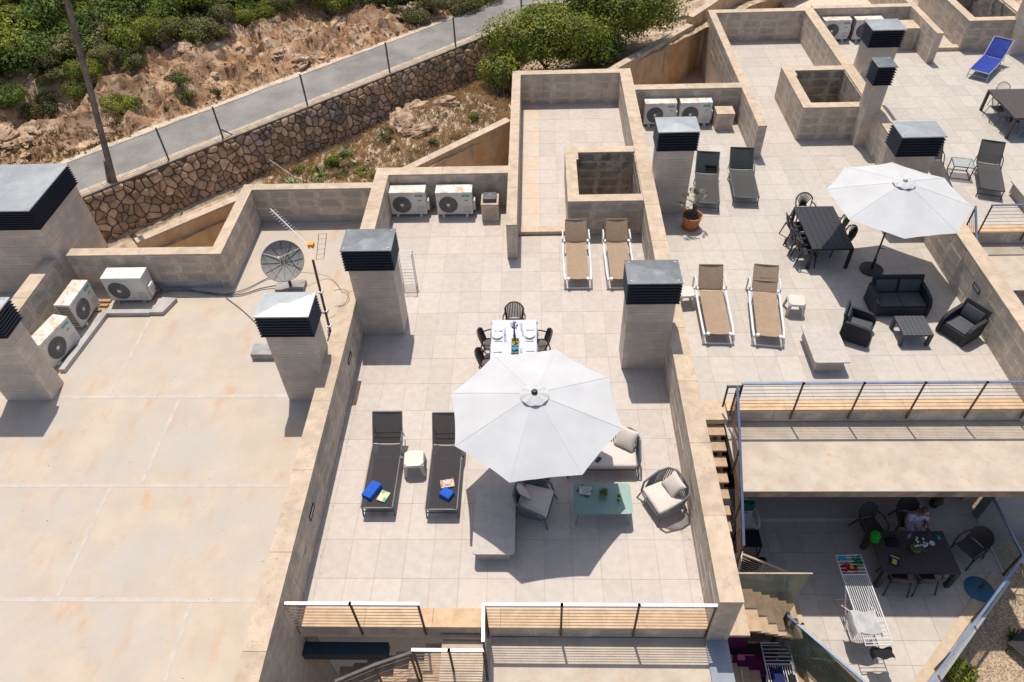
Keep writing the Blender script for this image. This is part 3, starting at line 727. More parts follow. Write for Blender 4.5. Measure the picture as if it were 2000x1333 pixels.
# utility pole
t = thing('utility_pole', 'leaning wooden utility pole beside the road at the upper left', 'utility pole', sd(1.05, .16, 1.5))
P0 = Vector((0, 0, 0)); D = Vector((.72, .78 - 13.0, 0))
d = Vector((.70, .72, 5.55))
b = MB(); b.tube([P0, d * .5, d * 1.25], .105, 12, r2=.075); b.build('pole', 'pole_wood', t, smooth=True)
b = MB(); b.tube([Vector((-.16, -.05, 0)), d * .14 + Vector((-.11, 0, 0))], .055, 8); b.build('stub', 'pole_wood', t, smooth=True)
b = MB(); b.tube([d * .1 + Vector((.12, -.08, 0)), d * .6 + Vector((.13, -.06, 0)), d * 1.2 + Vector((.1, -.1, 0))], .012, 5); b.build('cable', 'cable_blue', t)
g = sd(-1.2, 4.4, 1.8); b = MB(); b.tube([g, Vector((g.x + 1.6, g.y - 5.5, 9))], .012, 4); tag(b.build('guy_wire', 'wire'), 'thin steel guy wire left of the leaning utility pole', 'wire')

# tan rendered retaining walls in front of the sloping ground
def slant_wall(label, a, c, za, zc, t=.3, zb=-5.6, segs=3, end=None):
    a, c = Vector(a), Vector(c); dr = (c - a).normalized(); n = Vector((-dr.y, dr.x)) * t
    w = thing('retaining_wall', label, 'retaining wall')
    b = MB(); q = [a, c, c + n, a + n]
    b.add([(v.x, v.y, zb) for v in q] + [(a.x, a.y, za - .05), (c.x, c.y, zc - .05), (c.x + n.x, c.y + n.y, zc - .05), (a.x + n.x, a.y + n.y, za - .05)],
          [(0, 3, 2, 1), (4, 5, 6, 7), (0, 1, 5, 4), (1, 2, 6, 5), (2, 3, 7, 6), (3, 0, 4, 7)])
    b.build('render_face', 'tan_render', w)
    for i in range(segs):
        f0, f1 = i / segs, (i + 1) / segs - .002; o = dr * 0 - n.normalized() * .012
        p0 = a + (c - a) * f0 + o; p1 = a + (c - a) * f1 + o; z0 = za + (zc - za) * f0; z1 = za + (zc - za) * f1; nn = n * 1.06
        b = MB(); b.add([(p0.x, p0.y, z0 - .05), (p1.x, p1.y, z1 - .05), (p1.x + nn.x, p1.y + nn.y, z1 - .05), (p0.x + nn.x, p0.y + nn.y, z0 - .05),
                         (p0.x, p0.y, z0), (p1.x, p1.y, z1), (p1.x + nn.x, p1.y + nn.y, z1), (p0.x + nn.x, p0.y + nn.y, z0)],
                        [(0, 3, 2, 1), (4, 5, 6, 7), (0, 1, 5, 4), (1, 2, 6, 5), (2, 3, 7, 6), (3, 0, 4, 7)])
        b.build('coping', 'coping', w)
    return w
slant_wall('tan rendered wall with pale top behind the white roof', (-8.75, 11.25), (-5.3, 14.2), .45, .52)
slant_wall('tan rendered wall with rust streaks between the dry slope and the narrow terrace', (-.95, 14.12), (3.18, 17.72), .8, 1.0)
slant_wall('high rust stained retaining wall behind the recess of the neighbour air conditioners', (6.9, 21.25), (11.2, 26.0), 1.0, 1.05)
slant_wall('stepped end of the rust stained retaining wall at the neighbour upper terrace', (11.15, 26.1), (13.0, 28.4), 1.35, 1.4)
slant_wall('tan wall with dark streaks at the top edge behind the far terrace', (12.6, 28.0), (24, 38), 1.5, 1.6)

# ground between the stone wall and the tan walls
def plot_z(s, d):
    k = min(1, max(0, (s - 3.6) / 3.5)); t = min(1, max(0, (-d - .3) / 4.8))
    z = k * (-.12 + .80 * t ** 1.25) - .02 * (1 - k)
    m = math.exp(-((s - 13.2) ** 2) / 6 - ((d + 2.0) ** 2) / 1.6) * .55
    return z + k * (m + .10 * fbm(s * .9, d * .9, 2) + .05 * fbm(s * 4, d * 4, 2)) + .02 * fbm(s * 2, d * 2, 4) + (.05 if s > 17.5 else 0)
def dlim(s):
    if s < 3.9: return -2.15
    dm = max(-5.4, -.95 * s + 1.55); dx = (-13.62 + .7249 * s) / .6889; yx = 12.27 + .6889 * s + .7249 * dx
    if dx > dm: dm = dx if yx < 21.25 else max(-5.32 + (s - 18.8) * .085, (8.98 - .6889 * s) / .7249)
    return dm
b = MB()
def pf(u, v):
    s = -6 + 42 * u; dmax = dlim(s); d = -.05 + (dmax + .05) * v
    if s > 20: d = 4 - 9.3 * v if s > 21 else (-.05 + 4.05 * (s - 20)) + (-5.3 - (-.05 + 4.05 * (s - 20))) * v
    p = sd(s, d, plot_z(s, d) if s < 20 else plot_z(s, min(d, 0)) + .1); return tuple(p)
b.grid(pf, 240, 60)
struct('sloping_ground', b, 'plot_earth', smooth=True)
def gz(s, d): return hill_z(s, d) if d > 2.7 else plot_z(s, d)

# ------------------------------------------------------------------ rocks
def rock_mesh(seed, sub=4):
    bm = bmesh.new(); bmesh.ops.create_icosphere(bm, subdivisions=sub, radius=1)
    for v in bm.verts:
        p = v.co.copy(); n1 = noise.cell(p * 1.6 + Vector((seed, 0, 0))); n2 = fbm(p.x * 1.3 + seed * 3, p.y * 1.3, p.z * 1.3)
        n3 = noise.ridged_multi_fractal(p * 1.1 + Vector((seed * 5, 0, 2)), .9, 2.2, 4, 1.0, 2.0)
        v.co = p * (.9 + .25 * n2 + .16 * (n1 - .5) + .16 * (n3 - 1.2)); v.co.z *= .62; v.co.x *= 1.25
    me = bpy.data.meshes.new('rock'); bm.to_mesh(me); bm.free(); me.materials.append(MT['rock']); return me
RM = [rock_mesh(i) for i in range(5)]
rlab = ['pale pitted boulder on the slope beside the road', 'low angular rock bedded in the earth slope above the road']
rr = random.Random(21)
for i in range(46):
    s = rr.uniform(-4, 17); d = 3.0 + abs(rr.gauss(0, 1.9)) + .2
    p = sd(s, d); o = link('rock', RM[i % 5], None, (p.x, p.y, hill_z(s, d) + .02)); sc = rr.choice([.14, .2, .28, .4, .55])
    o.scale = (sc, sc * rr.uniform(.7, 1.1), sc * rr.uniform(.6, 1)); o.rotation_euler = (rr.uniform(-.3, .3), rr.uniform(-.3, .3), rr.uniform(0, 6))
    szn = 'big' if sc > .36 else 'middling' if sc > .24 else 'small'; zn = 'left of the utility pole' if s < 1 else 'right of the utility pole' if s < 8 else 'along the upper stretch of the road'
    tag(o, szn + ' orange brown rock on the bank ' + zn, 'rock', szn + ' rocks on the bank ' + zn)
for (x, y, z, sc, lab) in [(-1.05, 18.6, .55, .75, 'largest pale boulder on the dry slope below the stone wall'), (-.35, 17.9, .5, .5, 'orange boulder just below the largest one on the dry slope'),
                           (.55, 19.8, .5, .45, 'single upright boulder between the dry slope and the dead agave'), (-.9, 20.0, .35, .55, 'grey boulder at the foot of the stone wall')]:
    v_ = Vector((x - W0.x, y - W0.y, 0)); o = link('rock', RM[int(sc * 10) % 5], None, (x, y, plot_z(v_.dot(U), v_.dot(NV)) + sc * .25)); o.scale = (sc, sc * .8, sc * .75); o.rotation_euler = (0, .1, sc * 7); tag(o, lab, 'rock')
b = MB()
for i in range(1500):
    s = rr.uniform(-8, 20); d = 2.75 + abs(rr.gauss(0, 2.4)); z = hill_z(s, d); p = sd(s, d); e = rr.choice([.02, .03, .045, .07])
    if i % 3 == 0: s = rr.uniform(6, 19.5); d = rr.uniform(dlim(s) + .15, -.3); p = sd(s, d); z = plot_z(s, d); e *= .8
    v = [(p.x + rr.uniform(-e, e) * 1.6, p.y + rr.uniform(-e, e) * 1.6, z + rr.uniform(0, e) * (k > 2) + (e if k == 5 else -.01)) for k in range(6)]
    b.add(v, [(0, 1, 5), (1, 2, 5), (2, 3, 5), (3, 4, 5), (4, 0, 5)])
b.build('loose_stones', 'rock', None, kind='stuff', label='scattered small stones on the slopes', category='stones')

# ------------------------------------------------------------------ plants
def leaf_cloud(n, rx, ry, rz, size, seed, lumps=9, shell=.55, flat=.5):
    q = random.Random(seed); b = MB(); L = []
    for i in range(lumps):
        a = q.uniform(0, 2 * PI); e = q.uniform(0, 1) ** .6
        L.append((rx * .62 * e * math.cos(a), ry * .62 * e * math.sin(a), rz * q.uniform(.3, .8), q.uniform(.28, .5)))
    for i in range(n):
        c = q.choice(L); a = q.uniform(0, 2 * PI); ph = math.acos(q.uniform(-.5, 1)); rr_ = c[3] * (shell + (1 - shell) * q.random() ** .5)
        rr_ *= 1 + .16 * math.sin(a * 5 + c[0] * 9) * math.sin(ph * 4)
        dx, dy, dz = math.sin(ph) * math.cos(a), math.sin(ph) * math.sin(a), math.cos(ph)
        p = Vector((c[0] + dx * rr_ * rx, c[1] + dy * rr_ * ry, c[2] + dz * rr_ * rz * 1.0))
        if p.z < .02: p.z = .02 + q.random() * .1
        nrm = (Vector((dx, dy, dz)) * 1.0 + Vector((q.uniform(-1, 1), q.uniform(-1, 1), q.uniform(-.4, 1))) * .9).normalized()
        u = nrm.cross(Vector((q.uniform(-1, 1), q.uniform(-1, 1), q.uniform(-1, 1)))).normalized(); v = nrm.cross(u)
        s1 = size * q.uniform(.6, 1.35); s2 = s1 * flat
        b.add([p - u * s1, p - v * s2, p + u * s1, p + v * s2], [(0, 1, 2, 3)])
    return b
def mottle(me, seed, m='leaf_dry', frac=.09):
    q = random.Random(seed); me.materials.append(MT['leaf_olive']); me.materials.append(MT['leaf_dark']); idx = []
    for pl in me.polygons:
        c = pl.center; h = noise.noise(c * 2.3 + Vector((seed, 0, 0)))
        idx.append(1 if (h > .33 and q.random() < .5) or q.random() < frac * .2 else (2 if h < -.12 and q.random() < .7 else 0))
    me.polygons.foreach_set('material_index', idx)
def twigs(rx, ry, rz, seed, n=70):
    q = random.Random(seed + 1); b = MB()
    for i in range(n):
        a = q.uniform(0, 6.3); e = q.uniform(.1, 1.4); d0 = Vector((math.cos(a) * math.cos(e) * rx, math.sin(a) * math.cos(e) * ry, math.sin(e) * rz))
        p = d0 * q.uniform(.5, .7); b.tube([p, p + d0 * .2 + Vector((q.uniform(-.1, .1), q.uniform(-.1, .1), .05)), p + d0 * q.uniform(.3, .42)], .008, 3, r2=.003)
    return b
def bush(label, loc, rx, ry, rz, n, size, m, seed, stem=True, group=None, flat=.5, cat='bush', lumps=9):
    t = thing('bush', label, cat, loc, group=group)
    o = leaf_cloud(n, rx, ry, rz, size, seed, lumps=lumps, flat=flat).build('crown', m, t); mottle(o.data, seed)
    if n > 4000: twigs(rx, ry, rz, seed).build('twigs', 'leaf_dry', t)
    if stem:
        q = random.Random(seed); b = MB()
        for k in range(6):
            a = q.uniform(0, 2 * PI); b.tube([(0, 0, -.1), (rx * .25 * math.cos(a), ry * .25 * math.sin(a), rz * .35), (rx * .5 * math.cos(a), ry * .5 * math.sin(a), rz * .65)], .03, 5, r2=.012)
        b.build('stem', 'bark', t)
    return t
bush('big glossy green bush at the right end of the stone wall', (4.55, 23.3, .5), 2.9, 1.7, 2.2, 30000, .06, 'leaf_bright', 3, lumps=24)
bush('darker dense bush behind the big glossy one, nearest the road pillar', (7.6, 24.9, .8), 3.0, 2.2, 2.4, 30000, .06, 'leaf_bright', 4, lumps=24)
bush('low rounded part of dark bush overhanging the stone wall', (2.55, 21.6, .3), 1.15, 1.2, 1.4, 7500, .055, 'leaf_bright', 6, lumps=8)
bush('dark green bush above the narrow upper terrace back wall', (6.3, 23.2, .5), 2.0, 1.2, 1.5, 9000, .055, 'leaf_dark', 8)
def onhill(px_s, px_d, dz=0.): p = sd(px_s, px_d); return (p.x, p.y, hill_z(px_s, px_d) + dz)
bush('bright yellow green bush alone on the rocky bank above the road', onhill(3.1, 4.5, .22), .95, .8, .75, 4500, .034, 'leaf_bright', 12)
bush('small grey green shrub right of the bright bush on the bank', onhill(5.3, 4.05, .15), .6, .45, .35, 2200, .03, 'leaf_olive', 13)
bush('round dark shrub at the road side on the rocky bank', onhill(5.2, 3.4), .42, .38, .33, 2000, .028, 'leaf_dark', 14)
bush('tiny olive shrub near the road edge', onhill(6.3, 3.25), .26, .24, .28, 1000, .026, 'leaf_olive', 15)
# scrub over the upper bank: a band of separate bushes
proto = [leaf_cloud(6500, 1.15, 1.15, .8, .045, 30 + i, lumps=13, shell=.75).mesh('crown', m) for i, m in enumerate(['leaf_bright', 'leaf_dark', 'leaf_bright', 'leaf_olive'])]
for k_, me_ in enumerate(proto): mottle(me_, 60 + k_)
q = random.Random(8)
k = 0
def edge_d(s):       # where the scrub starts, as seen in the photograph
    if s < 0: return 7.0
    if s < 8: return 7.0 - .12 * s
    if s < 12.5: return 6.9
    return max(3.3, 6.9 - .85 * (s - 12.5))
for row in range(11):
    dd = row * 1.2
    s = -14 + (row % 2) * .7
    while s < 26:
        d = edge_d(s) + dd + q.uniform(-.45, .45); w = q.uniform(.9, 1.35) * (1 + row * .05)
        p = sd(s, d); z = hill_z(s, d); i = q.choice([0, 0, 1, 2] if row > 1 else [0, 3, 3, 1])
        if row == 0: w *= .62
        o = link('bush', proto[i], None, (p.x, p.y, z - .08), q.uniform(0, 6), (w, w, w * q.uniform(.75, 1.2)))
        kd = ['bright green', 'dark green', 'bright green', 'olive brown'][i]
        zn = ('left of the pole' if s < 2.5 else 'right of the pole' if s < 10 else 'toward the upper road')
        rw = 'in the front row above the rocks' if row == 0 else 'in the second row' if row == 1 else 'deeper in the scrub'
        tag(o, kd + ' scrub bush ' + rw + ', ' + zn, 'bush', kd + ' scrub bushes ' + rw + ', ' + zn)
        s += w * 1.15 * q.uniform(.8, 1.15)
def tufts(n, region, h, m, name, label, seed, w=.007):
    q = random.Random(seed); b = MB()
    for i in range(n):
        s, d = region(q); p = sd(s, d); z = gz(s, d)
        for j in range(9):
            a = q.uniform(0, 6.3); l = h * q.uniform(.5, 1.2); o = Vector((math.cos(a), math.sin(a), 0)) * l * q.uniform(.2, .8); bs = Vector((p.x + q.uniform(-.04, .04), p.y + q.uniform(-.04, .04), z - .01))
            sdv = Vector((-math.sin(a), math.cos(a), 0)) * w
            b.add([bs - sdv, bs + sdv, bs + o * .6 + Vector((0, 0, l * .7)), bs + o + Vector((0, 0, l * .75))], [(0, 1, 2), (0, 2, 3)])
    return b.build(name, m, None, kind='stuff', label=label, category='grass')
tufts(2300, lambda q: (lambda s: (s, q.uniform(dlim(s) + .1, -.4)))(q.uniform(5.5, 16.5)), .22, 'dry_grass', 'dry_grass', 'dry yellow grass on the slope between wall and roofs', 1)
tufts(900, lambda q: (q.uniform(-6, 14), 2.8 + abs(q.gauss(0, 2.2))), .16, 'dry_grass', 'dry_grass', 'dry grass on the rocky bank above the road', 2)
tufts(900, lambda q: (q.uniform(-8, 3), q.uniform(2.8, 4.2)), .14, 'leaf_olive', 'green_grass', 'short green weeds at the left side of the road', 4)
tufts(500, lambda q: (lambda s: (s, q.uniform(dlim(s) + .1, dlim(s) + 1.4)))(q.uniform(5, 20)), .12, 'leaf_olive', 'green_grass', 'weeds on the gravelly strip behind the upper terrace', 6)
# spiky plants: yucca, agave
def spiky(label, loc, n, l, m, seed, w=.03, droop=.35, up=.6, cat='plant', name='spiky_plant', h0=0., stem=False):
    q = random.Random(seed); t = thing(name, label, cat, loc); b = MB()
    for i in range(n):
        a = q.uniform(0, 2 * PI); e = q.uniform(up - .5, up + .6); L = l * q.uniform(.7, 1.15); ww = w * q.uniform(.7, 1.2)
        dx, dy = math.cos(a), math.sin(a); sx, sy = -dy * ww, dx * ww
        pts = []
        for k in range(5):
            f = k / 4; r_ = L * f * math.cos(e) + 0; z = h0 + L * (f * math.sin(e) - droop * f * f); pts.append((dx * r_, dy * r_, z, (1 - f) ** .6 * (1 if k else .7)))
        vs = []
        for (x, y, z, s_) in pts: vs += [(x - sx * s_, y - sy * s_, z), (x + sx * s_, y + sy * s_, z), (x, y, z - ww * .5 * s_)]
        fs = []
        for k in range(4):
            o = 3 * k; fs += [(o, o + 1, o + 4, o + 3), (o + 1, o + 2, o + 5, o + 4), (o + 2, o, o + 3, o + 5)]
        b.add(vs, fs)
    b.build('leaves', m, t)
    if stem: b = MB(); b.tube([(0, 0, -.05), (.02, 0, h0)], .05, 8); b.build('stem', 'bark', t)
    return t
def pz(x, y, dz=0.):
    v = Vector((x - W0.x, y - W0.y, 0)); return (x, y, plot_z(v.dot(U), v.dot(NV)) + dz)
def onplot(s, d, dz=0.): p = sd(s, d); return (p.x, p.y, plot_z(s, d) + dz)
spiky('dead hanging agave with grey leaves beside the big bush', pz(2.75, 21.2, .02), 46, .85, 'leaf_dry', 5, w=.05, droop=.9, up=.5, h0=.7, stem=True)
spiky('fan palm shoot in the dry slope left of the boulders', pz(-1.75, 18, .02), 60, .6, 'leaf_olive', 6, w=.022)
spiky('second fan palm shoot lower in the dry slope', pz(-1.1, 16.9, .02), 40, .42, 'leaf_olive', 7, w=.02)
spiky('spiky green plant near the stone wall foot above the roof bay', pz(-3, 16.9, .02), 56, .62, 'leaf_agave', 8, w=.035)
spiky('spiky green plant right behind the corner of the white roof bay', pz(-3.6, 15.2, .02), 50, .52, 'leaf_agave', 9, w=.035)
spiky('yellow green rosette plant left of the white roof bay corner', pz(-4.6, 14.9, .02), 46, .55, 'leaf_agave', 10, w=.04)
spiky('tuft of long grass by the road under the bright bush', onhill(4.3, 3.35), 90, .42, 'leaf_olive', 11, w=.008, up=.9)
spiky('agave rosette on the gravel strip below the pillar', (9.6, 28.4, 1.6), 30, .7, 'leaf_dry', 12, w=.06, up=.4)
spiky('large dry agave near the terracotta bowl at the top', (10.4, 28.9, 1.6), 34, .8, 'leaf_dry', 17, w=.06, up=.5)
spiky('green agave at the top edge beside the stepped wall', (11.3, 27.6, 1.5), 26, .4, 'leaf_agave', 18, w=.03)
q = random.Random(77)
for i in range(16):
    s, d = q.uniform(6.5, 14.8), q.uniform(-5, -1.2); bush('small green weed in the dry slope below the stone wall', onplot(s, d), .34, .34, .26, 520, .032, 'leaf_bright' if i % 3 == 0 else 'leaf_olive', 100 + i, stem=False, group='weeds on the dry slope', cat='weed', lumps=4)
bush('leafy green shrub near the cane sticks', pz(-3.3, 16, .02), .5, .5, .45, 1600, .035, 'leaf_bright', 90, lumps=5)
t = thing('cane_bundle', 'bare pale cane sticks standing behind the roof bay corner', 'canes', pz(-4.4, 14.6, .02))
for i, (dx, dy, h, lx) in enumerate([(0, 0, 1.1, -.5), (.12, .05, 1.2, -.35), (.28, -.02, .9, .1), (.4, .03, .7, .05), (.55, 0, .6, .1)]):
    b = MB(); b.tube([(dx, dy, -.1), (dx + lx * .5, dy + .02, h * .5), (dx + lx, dy, h)], .018, 5); b.build('cane', 'leaf_dry', t)
b = MB(); b.tube([(-.7, .1, 1.2), (0, 0, .6), (.7, -.1, .35)], .012, 4); b.build('cane', 'white_plastic', t)
# flower bowl at top
t = thing('flower_bowl', 'round terracotta bowl on the gravel at the top edge', 'pot', (11.1, 28.75, 1.55)); b = MB(); b.lathe([(.2, 0), (.33, .12), (.38, .3), (.35, .3), (.3, .14)], n=20, caps=False); b.lathe([(.01, .2), (.33, .2)], n=20, caps=False); b.build('bowl', 'terracotta', t, smooth=True)
t = thing('utility_cover', 'pale flat access cover beside the tan wall on the dry slope', 'cover', pz(1.35, 16.75, .02), .72)
for i in range(3): piece('plank', 'coping', t, -.33 + .23 * i, -.2, 0, -.12 + .23 * i, .2, .06)
# ------------------------------------------------------------------ air conditioners
def text_mesh(s, size, m, name='lettering'):
    cu = bpy.data.curves.new('txt', 'FONT'); cu.body = s; cu.size = size; cu.align_x = 'CENTER'; cu.align_y = 'CENTER'; cu.extrude = .0006
    o = bpy.data.objects.new('txt', cu); col.objects.link(o); dg = bpy.context.evaluated_depsgraph_get()
    me = bpy.data.meshes.new_from_object(o.evaluated_get(dg)); me.name = name; bpy.data.objects.remove(o); me.materials.clear(); me.materials.append(MT[m]); return me
TXT = text_mesh('Hisense', .062, 'white_paint')
def aircon(label, x, y, z=0., rz=0., top='ac_rust', w=1.2, d=.46, h=.84, foot=.10, badge=True, side_grille=False):
    t = thing('air_conditioner', label, 'air conditioner', (x, y, z), rz)
    b = MB(); b.box(-w / 2, -d / 2, foot, w / 2, d / 2, foot + h - .02); b.build('casing', 'ac_white', t)
    rb('top_panel', top, t, (0, 0, foot + h), (w + .02, d + .02, .05), r=.015, seg=2)
    cx, cz, rr_ = -w * .17, foot + h * .47, h * .375
    b = MB(); b.box(cx - rr_ - .04, -d / 2 - .012, cz - rr_ - .04, cx + rr_ + .04, -d / 2 - .002, cz + rr_ + .04); b.build('fan_panel', 'ac_white', t)
    n = 32; b = MB(); b.add([(cx, -d / 2 - .016, cz)] + [(cx + rr_ * math.cos(2 * PI * k / n), -d / 2 - .016, cz + rr_ * math.sin(2 * PI * k / n)) for k in range(n)], [(0, 1 + (k + 1) % n, 1 + k) for k in range(n)]); b.build('fan_opening', 'ac_dark', t)
    b = MB()
    for k in range(5):
        a = k * 2 * PI / 5 + .4; p = []
        for f, da in ((.15, 0), (.9, -.25), (.95, .35), (.3, .45)): p.append((cx + rr_ * f * math.cos(a + da), -d / 2 - .019 - .002 * f, cz + rr_ * f * math.sin(a + da)))
        b.add(p, [(0, 1, 2, 3)])
    b.build('fan_blade', 'ac_dark', t)
    b = MB()
    for k in range(36):
        a = 2 * PI * k / 36; a2 = a + .35
        b.tube([(cx + rr_ * .15 * math.cos(a), -d / 2 - .035, cz + rr_ * .15 * math.sin(a)), (cx + rr_ * math.cos(a2), -d / 2 - .022, cz + rr_ * math.sin(a2))], .0032, 3)
    for q in (.4, .62, .82, 1.0):
        b.tube([(cx + rr_ * q * math.cos(2 * PI * k / 28), -d / 2 - .03, cz + rr_ * q * math.sin(2 * PI * k / 28)) for k in range(28)], .004, 3, closed=True)
    b.build('grille', 'ac_grille', t)
    b = MB(); b.add([(cx, -d / 2 - .04, cz)] + [(cx + rr_ * .17 * math.cos(2 * PI * k / 16), -d / 2 - .038, cz + rr_ * .17 * math.sin(2 * PI * k / 16)) for k in range(16)], [(0, 1 + (k + 1) % 16, 1 + k) for k in range(16)]); b.build('hub', 'white_paint', t)
    if badge:
        bx, bz = w * .33, foot + h * .86
        b = MB(); b.box(bx - .13, -d / 2 - .006, bz - .04, bx + .13, -d / 2, bz + .04); bo = b.build('badge', 'teal_badge', t)
        o = link('lettering', TXT, bo, (bx, -d / 2 - .0075, bz)); o.rotation_euler = (PI / 2, 0, 0)
        b = MB(); b.box(bx - .05, -d / 2 - .005, bz - .19, bx + .06, -d / 2, bz - .165); b.build('model_plate', 'ac_dark', t)
    for k in range(5): piece('vent_slot', 'ac_grille', t, w * .24, -d / 2 - .004, foot + .10 + .05 * k, w * .46, -d / 2, foot + .112 + .05 * k)
    rb('valve_cover', 'ac_white', t, (w / 2 + .04, -.02, foot + h * .33), (.09, d * .55, h * .45), r=.03, seg=2)
    b = MB(); b.tube([(w / 2 + .06, .05, foot + h * .25), (w / 2 + .14, .12, foot + .1), (w / 2 + .16, .25, .05)], .03, 6); b.build('pipe', 'ac_dark', t, smooth=True)
    for sx in (-1, 1):
        b = MB(); b.box(sx * w * .33 - .04, -d / 2 - .04, 0, sx * w * .33 + .04, d / 2 + .04, foot); b.build('foot', 'ac_white' if top == 'ac_rust' else 'ac_grille', t)
    if side_grille:
        for k in range(12): piece('side_slat', 'ac_dark', t, -w / 2 - .008, -d / 2 + .05, foot + .06 + .062 * k, -w / 2, d / 2 - .04, foot + .095 + .062 * k)
    return t
aircon('air conditioner with rusty top in the wall corner of the main terrace', -.19, 13.32)
aircon('rusty topped air conditioner next to the concrete post with the black box', 1.37, 13.28)
aircon('air conditioner partly hidden by the wall left of the neighbour pair', 8.9, 19.1, top='ac_rust')
aircon('air conditioner behind the wide plain chimney, beside the low concrete post', 10.25, 19.1, top='ac_rust')
aircon('far air conditioner partly hidden by the wall at the top right', 17.75, 26.55)
aircon('far air conditioner behind the top right chimney', 19.15, 26.5, side_grille=True)
aircon('clean white air conditioner against the back wall of the white roof', -8.12, 9.1, top='ac_white', badge=False, d=.5)
aircon('upper of the two air conditioners along the left wall of the white roof', -9.32, 8.25, rz=R(88), top='ac_rust', side_grille=True, w=1.1)
aircon('very rusty air conditioner beside the left edge chimney', -9.3, 6.72, rz=R(78), top='ac_rust', w=1.15)
def stub(label, x0, y0, x1, y1, h, box=False):
    t = thing('concrete_stub', label, 'concrete post', ((x0 + x1) / 2, (y0 + y1) / 2, 0)); w, d = (x1 - x0) / 2, (y1 - y0) / 2
    b = MB(); b.box(-w, -d, 0, w, d, h - .04); b.build('body', 'block', t); b = MB(); b.box(-w - .01, -d - .01, h - .04, w + .01, d + .01, h); b.build('cap', 'coping', t)
    return t
stub('low concrete post carrying a black meter box', 2.28, 12.77, 2.84, 13.4, .66)
t = thing('meter_box', 'black meter box on top of the low concrete post', 'box', (2.56, 13.1, .66)); rb('lid', 'ac_dark', t, (0, 0, .07), (.44, .42, .13), r=.02); rb('knob', 'ac_grille', t, (0, .03, .145), (.07, .05, .02), r=.008)
stub('short concrete post with mossy top beside the neighbour air conditioners', 11.0, 18.5, 11.66, 19.1, .68)
stub('larger concrete box in the far air conditioner recess', 19.95, 25.3, 20.98, 26.2, .95)

